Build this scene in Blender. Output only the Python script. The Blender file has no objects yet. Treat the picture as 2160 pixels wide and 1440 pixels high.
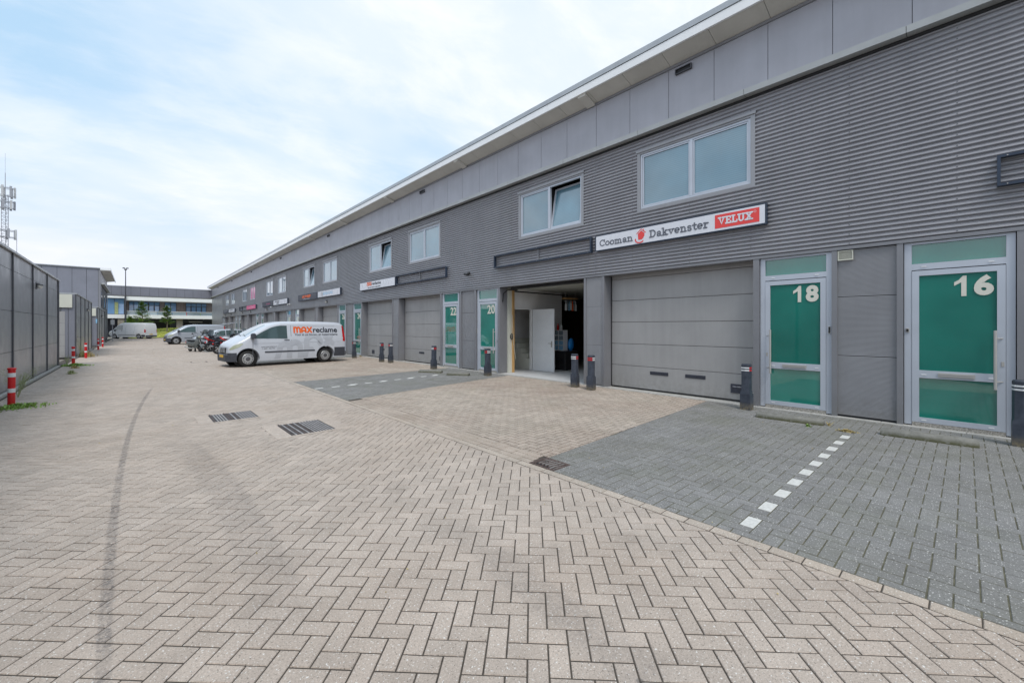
import bpy, math, random
from mathutils import Vector, Matrix, noise as mnoise
R = random.Random(7)
D = bpy.data
SC = bpy.context.scene
COL = SC.collection
PI = math.pi

# ------------------------------------------------------------------ camera, sky, sun, exposure
YAW = math.radians(42.383)
cam = D.cameras.new("camera")
cam.lens = 875.0 / 2160 * 36
cam.sensor_width = 36
cam.shift_y = -30.0 / 2160
cam.clip_start = 0.05
cam.clip_end = 3000
camo = D.objects.new("camera", cam)
camo.location = (0, 0, 1.65)
camo.rotation_euler = (PI / 2, 0, -YAW)
COL.objects.link(camo)
SC.camera = camo
SUN_EL, SUN_AZ = math.radians(56), math.radians(208)      # azimuth clockwise from +y
w = D.worlds.new("World")
SC.world = w
w.use_nodes = True
nt = w.node_tree
N = nt.nodes
L = nt.links
bg = N["Background"]
sky = N.new("ShaderNodeTexSky")
sky.sky_type = 'NISHITA'
sky.sun_disc = False
sky.sun_elevation = SUN_EL
sky.sun_rotation = SUN_AZ
sky.air_density = 1.0
sky.dust_density = 1.5
tc = N.new("ShaderNodeTexCoord")
sep = N.new("ShaderNodeSeparateXYZ")
L.new(tc.outputs["Generated"], sep.inputs[0])
def wm(op, a, b=None, c=None):
    n = N.new("ShaderNodeMath")
    n.operation = op
    for i, s in enumerate((a, b, c)):
        if s is None:
            continue
        if isinstance(s, (int, float)):
            n.inputs[i].default_value = s
        else:
            L.new(s, n.inputs[i])
    return n.outputs[0]
zz = wm('ADD', wm('MAXIMUM', sep.outputs[2], 0.0), 0.22)
comb = N.new("ShaderNodeCombineXYZ")
L.new(wm('DIVIDE', sep.outputs[0], zz), comb.inputs[0])
L.new(wm('DIVIDE', sep.outputs[1], zz), comb.inputs[1])
def wnoise(scale, detail, rough, off, sy=1.0):
    mp = N.new("ShaderNodeMapping")
    mp.inputs["Location"].default_value = off
    mp.inputs["Rotation"].default_value = (0, 0, 0.5)
    mp.inputs["Scale"].default_value = (1, sy, 1)
    L.new(comb.outputs[0], mp.inputs[0])
    n = N.new("ShaderNodeTexNoise")
    n.inputs["Scale"].default_value = scale
    n.inputs["Detail"].default_value = detail
    n.inputs["Roughness"].default_value = rough
    n.inputs["Distortion"].default_value = 0.25
    L.new(mp.outputs[0], n.inputs[0])
    return n.outputs[0]
def wramp(s, a, b, lo=0.0, hi=1.0):
    m = N.new("ShaderNodeMapRange")
    m.interpolation_type = 'SMOOTHSTEP'
    m.inputs[1].default_value = a
    m.inputs[2].default_value = b
    m.inputs[3].default_value = lo
    m.inputs[4].default_value = hi
    L.new(s, m.inputs[0])
    return m.outputs[0]
big = wnoise(0.9, 4, 0.5, (2.1, 0.7, 0))
wisp = wnoise(2.6, 8, 0.62, (0.3, 5.2, 0), 1.7)
mask = wm('ADD', wm('MULTIPLY', wramp(big, 0.34, 0.64), 0.66), wm('MULTIPLY', wramp(wisp, 0.36, 0.70), 0.30))
hor = wramp(sep.outputs[2], 0.0, 0.30, 1.0, 0.0)
mask = wm('MAXIMUM', mask, wm('MULTIPLY', hor, 0.62))
mix1 = N.new("ShaderNodeMix")
mix1.data_type = 'RGBA'
mix1.inputs[0].default_value = 0.80
L.new(sky.outputs[0], mix1.inputs[6])
mix1.inputs[7].default_value = (4.9, 7.1, 9.2, 1)          # thin high haze over the blue
mix2 = N.new("ShaderNodeMix")
mix2.data_type = 'RGBA'
L.new(mask, mix2.inputs[0])
L.new(mix1.outputs[2], mix2.inputs[6])
mix2.inputs[7].default_value = (8.6, 8.8, 9.2, 1)         # white cloud sheet
mix3 = N.new("ShaderNodeMix")
mix3.data_type = 'RGBA'
L.new(wramp(sep.outputs[2], 0.0, 0.34, 0.75, 0.0), mix3.inputs[0])
L.new(mix2.outputs[2], mix3.inputs[6])
mix3.inputs[7].default_value = (8.0, 8.0, 8.75, 1)        # pale lavender veil low in the sky
L.new(mix3.outputs[2], bg.inputs[0])
bg.inputs[1].default_value = 0.098
sl = D.lights.new("sun", 'SUN')
sl.energy = 1.5
sl.angle = math.radians(20)
sl.color = (1, 0.96, 0.9)
so = D.objects.new("sun", sl)
so.rotation_euler = (PI / 2 - SUN_EL, 0, PI - SUN_AZ + 0)
COL.objects.link(so)
so.location = (-10, -10, 30)
# point the lamp along the same direction as the sky's sun
sd = Vector((math.sin(SUN_AZ) * math.cos(SUN_EL), math.cos(SUN_AZ) * math.cos(SUN_EL), math.sin(SUN_EL)))
so.rotation_euler = sd.to_track_quat('Z', 'Y').to_euler()
SC.view_settings.view_transform = 'Standard'
SC.view_settings.look = 'None'
SC.view_settings.gamma = 1
SC.view_settings.exposure = 0.30
SC.render.engine = 'CYCLES'

# ------------------------------------------------------------------ materials
class MT:
    """small node helper for one material"""
    def __init__(s, name, rough=0.6, metal=0.0, spec=0.5):
        s.m = D.materials.new(name)
        s.m.use_nodes = True
        s.nt = s.m.node_tree
        s.b = s.nt.nodes["Principled BSDF"]
        s.b.inputs["Roughness"].default_value = rough
        s.b.inputs["Metallic"].default_value = metal
        s.b.inputs["Specular IOR Level"].default_value = spec
        s._pos = None
    def pos(s):
        if not s._pos:
            s._pos = s.nt.nodes.new("ShaderNodeNewGeometry")
        return s._pos.outputs["Position"]
    def noise(s, scale, detail=3, rough=0.55, vec=None, stretch=None):
        n = s.nt.nodes.new("ShaderNodeTexNoise")
        n.inputs["Scale"].default_value = scale
        n.inputs["Detail"].default_value = detail
        n.inputs["Roughness"].default_value = rough
        v = vec or s.pos()
        if stretch:
            mp = s.nt.nodes.new("ShaderNodeMapping")
            mp.inputs["Scale"].default_value = stretch
            s.nt.links.new(v, mp.inputs[0])
            v = mp.outputs[0]
        s.nt.links.new(v, n.inputs[0])
        return n.outputs[0]
    def math(s, op, a, b=None, c=None, clamp=False):
        n = s.nt.nodes.new("ShaderNodeMath")
        n.operation = op
        n.use_clamp = clamp
        for i, q in enumerate((a, b, c)):
            if q is None:
                continue
            if isinstance(q, (int, float)):
                n.inputs[i].default_value = q
            else:
                s.nt.links.new(q, n.inputs[i])
        return n.outputs[0]
    def range(s, v, a, b, lo=0.0, hi=1.0):
        m = s.nt.nodes.new("ShaderNodeMapRange")
        m.inputs[1].default_value = a
        m.inputs[2].default_value = b
        m.inputs[3].default_value = lo
        m.inputs[4].default_value = hi
        s.nt.links.new(v, m.inputs[0])
        return m.outputs[0]
    def mix(s, f, a, b, mode='MIX'):
        m = s.nt.nodes.new("ShaderNodeMix")
        m.data_type = 'RGBA'
        m.blend_type = mode
        for i, q in ((0, f), (6, a), (7, b)):
            if isinstance(q, (int, float)):
                m.inputs[i].default_value = q
            elif isinstance(q, (tuple, list)):
                m.inputs[i].default_value = tuple(q) + ((1,) if len(q) == 3 else ())
            else:
                s.nt.links.new(q, m.inputs[i])
        return m.outputs[2]
    def color(s, c):
        if isinstance(c, (tuple, list)):
            s.b.inputs["Base Color"].default_value = tuple(c) + (1,)
        else:
            s.nt.links.new(c, s.b.inputs["Base Color"])
        return s
    def rough(s, r):
        s.nt.links.new(r, s.b.inputs["Roughness"])
    def bump(s, h, strength=0.3, dist=0.01):
        n = s.nt.nodes.new("ShaderNodeBump")
        n.inputs["Strength"].default_value = strength
        n.inputs["Distance"].default_value = dist
        s.nt.links.new(h, n.inputs["Height"])
        s.nt.links.new(n.outputs[0], s.b.inputs["Normal"])

def simple(name, c, rough=0.5, metal=0.0, var=0.12, scale=3.0, spec=0.5, bump=0.0, bscale=60, stretch=None):
    t = MT(name, rough, metal, spec)
    f = t.noise(scale, 4, 0.6, stretch=stretch)
    a = tuple(x * (1 - var) for x in c)
    b = tuple(min(1, x * (1 + var)) for x in c)
    t.color(t.mix(t.range(f, 0.3, 0.7), a, b))
    t.rough(t.range(t.noise(scale * 2.3, 3), 0.3, 0.7, max(0, rough - 0.07), min(1, rough + 0.07)))
    if bump:
        t.bump(t.noise(bscale, 3), bump, 0.004)
    return t.m

def paver(name, base, warm, speck=0.2, tracks=False, moss=0.0):
    t = MT(name, 0.88, 0, 0.3)
    g = t.nt.nodes.new("ShaderNodeNewGeometry")
    oi = t.nt.nodes.new("ShaderNodeObjectInfo")
    r = t.math('FRACT', t.math('ADD', g.outputs["Random Per Island"], oi.outputs["Random"]))
    c = t.mix(r, tuple(x * 0.91 for x in base), tuple(x * 1.08 for x in base))
    big = t.noise(0.45, 4, 0.6)
    c = t.mix(t.range(big, 0.42, 0.68, 0, 0.75), c, warm)
    mid = t.noise(2.3, 5, 0.7)
    c = t.mix(1.0, c, t.mix(t.range(mid, 0.3, 0.7), (0.86, 0.86, 0.86), (1.10, 1.10, 1.10)), 'MULTIPLY')
    sp = t.noise(110, 3, 0.85)
    c = t.mix(1.0, c, t.mix(t.range(sp, 0.3, 0.7), (1 - speck * 1.35,) * 3, (1 + speck * 1.35,) * 3), 'MULTIPLY')
    sp2 = t.noise(75, 1, 0.5)
    c = t.mix(t.range(sp2, 0.655, 0.70, 0, 0.75), c, (0.80, 0.78, 0.74))          # pale grit grains
    sp3 = t.noise(85, 1, 0.5, )
    c = t.mix(t.range(sp3, 0.30, 0.35, 0.7, 0), c, tuple(x * 0.35 for x in base))   # dark grains
    if moss:
        c = t.mix(t.range(t.noise(1.1, 5, 0.7), 0.48, 0.72, 0, moss), c, (0.13, 0.14, 0.075))
    if tracks:
        s = t.nt.nodes.new("ShaderNodeSeparateXYZ")
        t.nt.links.new(t.pos(), s.inputs[0])
        x, y = s.outputs[0], s.outputs[1]
        brk = t.math('MULTIPLY', t.range(t.noise(3.0, 4, 0.8), 0.35, 0.6, 0.45, 1), t.range(t.noise(38, 3, 0.8), 0.38, 0.62, 0.1, 1))
        def track(a, b, k, wd, y0, y1, st, lines=False):
            fx = t.math('ADD', t.math('ADD', t.math('MULTIPLY', y, b), a), t.math('MULTIPLY', t.math('MULTIPLY', y, y), k))
            d = t.math('ABSOLUTE', t.math('SUBTRACT', x, fx))
            f = t.range(t.math('ADD', d, t.math('MULTIPLY', t.math('SUBTRACT', t.noise(22, 3, 0.8), 0.5), 0.05)), wd * 0.55, wd, 1, 0)
            e = t.math('MULTIPLY', t.range(y, y0, y0 + 0.9), t.range(y, y1 - 1.5, y1, 1, 0))
            f = t.math('MULTIPLY', t.math('MULTIPLY', f, e), t.math('MULTIPLY', brk, st), clamp=True)
            return f
        for args in ((-0.02, -0.045, 0.0048, 0.038, -1, 15.5, 1.0), (0.30, 0.17, -0.0195, 0.17, 2.4, 8.2, 0.34),
                     (0.44, 0.17, -0.0195, 0.05, 2.4, 8.8, 0.25),
                     (1.80, -0.03, 0.035, 0.17, 0.2, 3.6, 0.40), (2.35, 0.1, 0.03, 0.2, 3.2, 6.8, 0.22),
                     (2.9, 0.1, 0.012, 0.22, 4.5, 9.5, 0.25)):
            c = t.mix(track(*args), c, (0.16, 0.145, 0.14))
    oil = t.math('MULTIPLY', t.range(t.noise(0.8, 2), 0.60, 0.75), t.range(t.noise(5, 5, 0.8), 0.4, 0.65))
    c = t.mix(t.math('MULTIPLY', oil, 0.55), c, tuple(x * 0.42 for x in base))
    # odd dark spots of old chewing gum and oil
    v = t.nt.nodes.new("ShaderNodeTexVoronoi")
    v.inputs["Scale"].default_value = 1.1
    t.nt.links.new(t.pos(), v.inputs[0])
    c = t.mix(t.range(v.outputs["Distance"], 0.022, 0.03, 0.55, 0), c, (0.10, 0.10, 0.10))
    t.color(c)
    t.bump(sp, 0.35, 0.003)
    return t.m

def glass_mat(name, c, rough=0.03, coat=1.0, spec=0.8, var=0.15, blinds=0.0, ior=1.5, wob=0.04):
    t = MT(name, rough, 0, spec)
    f = t.noise(0.55, 3, 0.6)
    oi = t.nt.nodes.new("ShaderNodeObjectInfo")
    col = t.mix(t.range(f, 0.3, 0.7), tuple(x * (1 - var) for x in c), tuple(x * (1 + var) for x in c))
    col = t.mix(1.0, col, t.mix(oi.outputs["Random"], (0.82,) * 3, (1.15,) * 3), 'MULTIPLY')
    if blinds:
        s = t.nt.nodes.new("ShaderNodeSeparateXYZ")
        t.nt.links.new(t.pos(), s.inputs[0])
        w_ = t.math('FRACT', t.math('MULTIPLY', s.outputs[2], 22.0))
        col = t.mix(1.0, col, t.mix(t.range(w_, 0.2, 0.8), (1 - blinds,) * 3, (1 + blinds,) * 3), 'MULTIPLY')
    t.color(col)
    t.b.inputs["Coat Weight"].default_value = coat
    t.b.inputs["Coat Roughness"].default_value = 0.015
    t.b.inputs["Coat IOR"].default_value = ior
    t.bump(t.noise(1.1, 2), wob, 0.02)
    return t.m

def metal_panel(name, c, streak=0.18, rough=0.38, metal=0.35, wavy=True):
    t = MT(name, rough, metal, 0.5)
    f = t.noise(1.2, 4, 0.6)
    s = t.noise(5.0, 5, 0.65, stretch=(1, 1, 0.06))
    col = t.mix(t.range(f, 0.3, 0.7), tuple(x * (1 - 0.06) for x in c), tuple(x * 1.06 for x in c))
    col = t.mix(1.0, col, t.mix(t.range(s, 0.3, 0.75), (1 - streak * 0.5,) * 3, (1 + streak * 0.4,) * 3), 'MULTIPLY')
    sp = t.nt.nodes.new("ShaderNodeSeparateXYZ")
    t.nt.links.new(t.pos(), sp.inputs[0])
    dirt = t.math('MULTIPLY', t.range(sp.outputs[2], 0.0, 0.45, 1, 0), t.range(t.noise(9, 5, 0.7), 0.35, 0.7))
    col = t.mix(t.math('MULTIPLY', dirt, 0.5), col, (0.16, 0.15, 0.12))
    t.color(col)
    t.rough(t.range(t.noise(2.2, 4), 0.3, 0.7, rough - 0.06, rough + 0.1))
    if wavy:
        t.bump(t.noise(1.0, 2), 0.10, 0.01)
    return t.m

M = {}
M['beige'] = paver('beige_paver', (0.490, 0.415, 0.355), (0.455, 0.37, 0.305), 0.2, True)
M['apron'] = paver('apron_paver', (0.475, 0.40, 0.335), (0.38, 0.295, 0.24), 0.2, False, 0.18)
M['grey'] = paver('grey_paver', (0.250, 0.244, 0.238), (0.21, 0.203, 0.186), 0.2, False, 0.30)
M['kerbcourse'] = paver('course_paver', (0.490, 0.420, 0.355), (0.47, 0.385, 0.31), 0.2)
M['white_paver'] = simple('white_paver', (0.66, 0.65, 0.62), 0.8, var=0.14, scale=30, bump=0.3, bscale=150)
M['joint'] = simple('joint_sand', (0.075, 0.062, 0.050), 0.95, var=0.35, scale=14, bump=0.5, bscale=80)
M['joint_moss'] = simple('mossy_joint', (0.115, 0.108, 0.072), 0.95, var=0.4, scale=12, bump=0.5, bscale=80)
M['earth'] = simple('sandy_ground', (0.24, 0.22, 0.19), 0.95, var=0.2, scale=0.5)
M['concrete'] = simple('pale_concrete', (0.42, 0.41, 0.385), 0.85, var=0.18, scale=6, bump=0.3, bscale=90)
M['concrete_moss'] = simple('weathered_concrete', (0.24, 0.235, 0.205), 0.9, var=0.35, scale=7, bump=0.5, bscale=60)
def _stopm():
    t = MT('weathered_wheel_stop', 0.9, 0, 0.3)
    sp = t.nt.nodes.new("ShaderNodeSeparateXYZ")
    t.nt.links.new(t.pos(), sp.inputs[0])
    c = t.mix(t.range(t.noise(14, 4, 0.7), 0.3, 0.7), (0.17, 0.167, 0.15), (0.27, 0.263, 0.24))
    c = t.mix(t.math('MULTIPLY', t.range(sp.outputs[2], 0.015, 0.075, 1, 0), t.range(t.noise(18, 4), 0.25, 0.5)), c, (0.085, 0.085, 0.045))
    t.color(c)
    t.bump(t.noise(70, 3), 0.5, 0.004)
    return t.m
M['stop'] = _stopm()
M['pebble'] = simple('washed_pebbles', (0.33, 0.31, 0.28), 0.8, var=0.7, scale=70, bump=0.8, bscale=110)
M['clad'] = metal_panel('corrugated_grey_steel', (0.345, 0.342, 0.362), 0.10, 0.34, 0.4, False)
M['upper'] = metal_panel('lilac_grey_panel', (0.38, 0.38, 0.42), 0.09, 0.45, 0.1)
M['garage'] = metal_panel('garage_door_grey', (0.365, 0.36, 0.36), 0.14, 0.48, 0.05)
M['infill'] = metal_panel('ribbed_grey_panel', (0.31, 0.312, 0.33), 0.08, 0.4, 0.15)
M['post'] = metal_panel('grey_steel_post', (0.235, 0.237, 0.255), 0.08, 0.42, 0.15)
M['silver'] = simple('silver_aluminium', (0.52, 0.555, 0.62), 0.4, 0.2, 0.05, 1.5)
M['ledge'] = simple('ledge_metal', (0.40, 0.41, 0.41), 0.5, 0.2, 0.08, 2)
M['fascia'] = simple('white_fascia', (0.86, 0.87, 0.875), 0.45, 0.0, 0.04, 1)
M['roofedge'] = simple('roof_edge_zinc', (0.42, 0.44, 0.46), 0.35, 0.3, 0.08, 2)
M['soffit'] = simple('soffit_board', (0.60, 0.585, 0.54), 0.8, 0, 0.08, 1.2)
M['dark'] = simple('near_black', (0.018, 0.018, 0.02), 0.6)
M['gap'] = simple('dark_gap', (0.035, 0.036, 0.04), 0.7)
M['rubber'] = simple('rubber', (0.02, 0.02, 0.021), 0.75, var=0.3, scale=20)
M['screw'] = simple('screw_head', (0.10, 0.10, 0.11), 0.4, 0.5)
M['green'] = glass_mat('green_film_glass', (0.014, 0.185, 0.145), 0.04, 1.0, 0.6, 0.25, 0.0, 1.75, 0.06)
M['winglass'] = glass_mat('blue_grey_window', (0.115, 0.225, 0.29), 0.03, 1.0, 0.9, 0.25, 0.10, 1.9, 0.10)
M['farglass'] = glass_mat('far_blue_window', (0.20, 0.36, 0.60), 0.03, 1.0, 0.9)
M['pinkglass'] = simple('pink_film', (0.72, 0.26, 0.42), 0.2)
M['signwhite'] = simple('sign_white', (0.72, 0.73, 0.78), 0.3, 0, 0.03, 2)
M['signdark'] = simple('sign_dark', (0.045, 0.05, 0.07), 0.35)
M['signpink'] = simple('sign_pink', (0.75, 0.12, 0.28), 0.35)
M['signframe'] = simple('navy_sign_frame', (0.03, 0.045, 0.075), 0.4, 0.2)
M['red'] = simple('red_paint', (0.62, 0.012, 0.015), 0.4, 0, 0.12, 8)
M['velux'] = simple('coral_red_print', (0.80, 0.06, 0.055), 0.4, 0, 0.03)
M['orange'] = simple('orange_print', (0.85, 0.13, 0.01), 0.4, 0, 0.03)
M['ink'] = simple('dark_print', (0.035, 0.04, 0.055), 0.45, 0, 0.05)
M['greyprint'] = simple('slate_print', (0.13, 0.14, 0.17), 0.45, 0, 0.05)
M['lightblue'] = simple('light_blue_print', (0.25, 0.50, 0.72), 0.4)
M['bluepaint'] = simple('blue_print', (0.03, 0.12, 0.45), 0.4)
M['number'] = simple('cream_number', (0.70, 0.68, 0.60), 0.5, 0, 0.03)
M['white'] = simple('white_paint', (0.75, 0.76, 0.77), 0.35, 0, 0.04)
M['whitewall'] = simple('inner_white_wall', (0.80, 0.79, 0.78), 0.8, 0, 0.05)
M['steel'] = simple('brushed_steel', (0.50, 0.485, 0.46), 0.5, 0.45, 0.04)
M['vanwhite'] = MT('van_white_paint', 0.28, 0, 0.5).color((0.60, 0.63, 0.69)).m
M['vanwhite'].node_tree.nodes["Principled BSDF"].inputs["Coat Weight"].default_value = 0.6
M['vansilver'] = MT('van_silver_paint', 0.3, 0.25, 0.5).color((0.46, 0.49, 0.54)).m
M['vansilver'].node_tree.nodes["Principled BSDF"].inputs["Coat Weight"].default_value = 0.6
M['vanghost'] = simple('pale_grey_decal', (0.49, 0.515, 0.565), 0.35, 0, 0.03)
M['seam'] = simple('panel_seam', (0.16, 0.17, 0.19), 0.6)
M['plastic'] = simple('dark_bumper_plastic', (0.055, 0.06, 0.075), 0.55, 0, 0.15, 10)
M['carglass'] = glass_mat('tinted_car_glass', (0.07, 0.115, 0.12), 0.03, 1.0, 0.8)
M['windscreen'] = glass_mat('pale_windscreen', (0.16, 0.21, 0.22), 0.03, 1.0, 0.9)
M['clearscreen'] = glass_mat('scooter_windscreen', (0.25, 0.31, 0.35), 0.08, 1.0, 0.8)
M['headlamp'] = glass_mat('headlamp_lens', (0.42, 0.45, 0.33), 0.05, 1.0, 0.8)
M['lampred'] = simple('tail_lamp_red', (0.50, 0.01, 0.012), 0.15, 0, 0.1)
M['amber'] = simple('amber_lamp', (0.75, 0.28, 0.02), 0.2)
M['plate'] = simple('yellow_plate', (0.75, 0.45, 0.03), 0.4)
M['hub'] = simple('hubcap_silver', (0.52, 0.53, 0.54), 0.35, 0.5, 0.08)
M['hubdark'] = simple('hub_dark', (0.12, 0.12, 0.13), 0.5, 0.4)
M['bollard'] = MT('dark_bollard', 0.45, 0, 0.5).m
def _b():
    t = MT('dark_bollard', 0.45, 0, 0.5)
    s = t.nt.nodes.new("ShaderNodeSeparateXYZ")
    t.nt.links.new(t.pos(), s.inputs[0])
    c = t.mix(t.range(t.noise(9, 5, 0.7), 0.35, 0.75), (0.030, 0.038, 0.055), (0.065, 0.075, 0.10))
    c = t.mix(t.math('MULTIPLY', t.range(s.outputs[2], 0.0, 0.16, 1, 0), t.range(t.noise(25, 4), 0.3, 0.6)), c, (0.22, 0.18, 0.11))
    t.color(c)
    return t.m
M['bollard'] = _b()
M['leaf'] = simple('fresh_leaf', (0.24, 0.38, 0.08), 0.6, 0, 0.45, 6)
M['leafpale'] = simple('pale_weed', (0.34, 0.38, 0.18), 0.7, 0, 0.35, 8)
M['treeleaf'] = simple('bright_tree_leaf', (0.25, 0.40, 0.07), 0.6, 0, 0.4, 6)  # brighter green for the tree crowns
M['straw'] = simple('dry_grass', (0.42, 0.33, 0.14), 0.8, 0, 0.3, 8)
M['mound'] = simple('mown_grass', (0.40, 0.43, 0.09), 0.9, 0, 0.35, 1.5, bump=0.6, bscale=12)
M['trunk'] = simple('pale_bark', (0.26, 0.22, 0.16), 0.85, 0, 0.25, 10)
M['brick'] = simple('brown_brick', (0.30, 0.25, 0.235), 0.85, 0, 0.25, 4)
M['brickpale'] = simple('pale_column_brick', (0.30, 0.27, 0.23), 0.85, 0, 0.2, 4)
M['leftpanel'] = metal_panel('brushed_grey_panel', (0.355, 0.365, 0.385), 0.14, 0.34, 0.5)
M['mullion'] = simple('dark_grey_mullion', (0.085, 0.088, 0.10), 0.45, 0.3)
M['tallpanel'] = metal_panel('slate_grey_panel', (0.215, 0.222, 0.26), 0.05, 0.5, 0.1)
M['cream'] = simple('cream_board', (0.62, 0.62, 0.54), 0.6, 0, 0.05)
M['mast'] = simple('galvanised_mast', (0.33, 0.34, 0.37), 0.5, 0.3)
M['antenna'] = simple('antenna_panel_grey', (0.50, 0.51, 0.52), 0.6)
M['lampglass'] = simple('opal_lamp_lens', (0.72, 0.72, 0.68), 0.25)
M['wood'] = simple('raw_pine', (0.55, 0.33, 0.13), 0.7, 0, 0.2, 12, stretch=(1, 1, 0.1))
M['bag'] = simple('blue_plastic_bag', (0.01, 0.22, 0.60), 0.3, 0, 0.3, 20, bump=0.8, bscale=30)
M['darkwood'] = simple('dark_wood', (0.10, 0.065, 0.045), 0.6)
M['scootgrey'] = simple('scooter_grey_paint', (0.15, 0.165, 0.165), 0.3, 0.2)
M['scootblack'] = simple('scooter_black_paint', (0.03, 0.032, 0.045), 0.25)
M['chrome'] = simple('chrome', (0.7, 0.7, 0.72), 0.12, 0.95, 0.03)
M['bikered'] = simple('motorbike_red', (0.62, 0.02, 0.02), 0.25)
M['seatblack'] = simple('black_vinyl', (0.022, 0.022, 0.024), 0.5)
M['rust'] = simple('rusty_iron', (0.12, 0.085, 0.075), 0.7, 0.3, 0.4, 12)
M['iron'] = simple('worn_blue_iron', (0.36, 0.335, 0.325), 0.6, 0.2, 0.3, 10)
M['tileink'] = simple('tread_ink', (0.1, 0.1, 0.1), 0.7)

# ------------------------------------------------------------------ mesh helpers
class MB:
    def __init__(s):
        s.v, s.f, s.mi = [], [], []
    def add(s, verts, faces, mi=0):
        o = len(s.v)
        s.v += [tuple(p) for p in verts]
        s.f += [tuple(i + o for i in q) for q in faces]
        s.mi += [mi] * len(faces)
        return s
    def box(s, x0, x1, y0, y1, z0, z1, mi=0):
        v = [(x, y, z) for z in (z0, z1) for y in (y0, y1) for x in (x0, x1)]
        return s.add(v, [(0, 2, 3, 1), (4, 5, 7, 6), (0, 1, 5, 4), (2, 6, 7, 3), (0, 4, 6, 2), (1, 3, 7, 5)], mi)
    def bbox(s, x0, x1, y0, y1, z0, z1, b=0.01, mi=0):
        """box with chamfered vertical and top edges"""
        rings = []
        for z, k in ((z0, 0), (z1 - b, 0), (z1, b)):
            rings.append([(x0 + k + b, y0 + k, z), (x1 - k - b, y0 + k, z), (x1 - k, y0 + k + b, z), (x1 - k, y1 - k - b, z),
                          (x1 - k - b, y1 - k, z), (x0 + k + b, y1 - k, z), (x0 + k, y1 - k - b, z), (x0 + k, y0 + k + b, z)])
        return s.loft(rings, mi)
    def loft(s, rings, mi=0, caps=True):
        n = len(rings[0])
        v = [p for r in rings for p in r]
        f = []
        for i in range(len(rings) - 1):
            for j in range(n):
                a, b = i * n + j, i * n + (j + 1) % n
                f.append((a, b, b + n, a + n))
        if caps:
            f.append(tuple(range(n))[::-1])
            f.append(tuple(range((len(rings) - 1) * n, len(rings) * n)))
        return s.add(v, f, mi)
    def quad(s, a, b, c, d, mi=0):
        return s.add([a, b, c, d], [(0, 1, 2, 3)], mi)
    def prism(s, pts, h, axis=2, base=0.0, mi=0):
        """2D polygon extruded along an axis"""
        def P(p, t):
            return {0: (t, p[0], p[1]), 1: (p[0], t, p[1]), 2: (p[0], p[1], t)}[axis]
        return s.loft([[P(p, base) for p in pts], [P(p, base + h) for p in pts]], mi)
    def tube(s, pts, r, n=8, mi=0, caps=True):
        rings = []
        k = len(pts)
        rr = r if isinstance(r, (list, tuple)) else [r] * k
        pv = [Vector(p) for p in pts]
        for i, p in enumerate(pv):
            d = (pv[min(i + 1, k - 1)] - pv[max(i - 1, 0)]).normalized()
            u = d.orthogonal().normalized() if i == 0 else (u - d * u.dot(d)).normalized()
            q = d.cross(u)
            rings.append([tuple(p + (u * math.cos(2 * PI * j / n) + q * math.sin(2 * PI * j / n)) * rr[i]) for j in range(n)])
        return s.loft(rings, mi, caps)
    def ball(s, c, r, nu=12, nv=8, mi=0):
        rx, ry, rz = r if isinstance(r, (tuple, list)) else (r, r, r)
        rings = []
        for i in range(1, nv):
            a = PI * i / nv
            rings.append([(c[0] + rx * math.sin(a) * math.cos(2 * PI * j / nu), c[1] + ry * math.sin(a) * math.sin(2 * PI * j / nu),
                           c[2] - rz * math.cos(a)) for j in range(nu)])
        return s.loft(rings, mi)
    def grid(s, rows, mi=0):
        n = len(rows[0])
        v = [p for r in rows for p in r]
        f = [(i * n + j, i * n + j + 1, (i + 1) * n + j + 1, (i + 1) * n + j) for i in range(len(rows) - 1) for j in range(n - 1)]
        return s.add(v, f, mi)
    def mesh(s, name, mats, off=(0, 0, 0), smooth=False):
        me = D.meshes.new(name)
        ox, oy, oz = off
        me.from_pydata([(x - ox, y - oy, z - oz) for x, y, z in s.v], [], s.f)
        for m in (mats if isinstance(mats, (list, tuple)) else [mats]):
            me.materials.append(m)
        if any(s.mi):
            me.polygons.foreach_set('material_index', s.mi)
        if smooth:
            me.polygons.foreach_set('use_smooth', [True] * len(me.polygons))
            if smooth != 'all':
                try:
                    me.set_sharp_from_angle(angle=math.radians(smooth if smooth is not True else 40))
                except Exception:
                    pass
        me.update()
        return me
    def build(s, name, mats, parent=None, smooth=False, world=True, kind=None, label=None):
        off = (0, 0, 0)
        if parent is not None and world:
            p = parent
            off = Vector((0, 0, 0))
            while p is not None:
                off += p.location
                p = p.parent
        o = D.objects.new(name, s.mesh(name, mats, off, smooth))
        COL.objects.link(o)
        if parent is not None:
            o.parent = parent
        if kind:
            o['kind'] = kind
        if label:
            o['label'] = label
        return o

def root(name, loc, label=None, cat=None, group=None, rz=0.0, kind=None):
    o = D.objects.new(name, None)
    o.empty_display_size = 0.2
    COL.objects.link(o)
    o.location = loc
    o.rotation_euler = (0, 0, rz)
    return tag(o, label, cat, group, kind)
def tag(o, label=None, cat=None, group=None, kind=None):
    if label: o['label'] = label
    if cat: o['category'] = cat
    if group: o['group'] = group
    if kind: o['kind'] = kind
    return o
def kids(o):
    return [c for c in D.objects if c.parent == o]
def dup(o, parent=None, cache=None):
    if cache is None:
        cache = {}
        for c in D.objects:
            if c.parent:
                cache.setdefault(c.parent.name, []).append(c)
    c = o.copy()
    COL.objects.link(c)
    c.parent = parent
    for k in cache.get(o.name, []):
        dup(k, c, cache)
    return c

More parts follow.
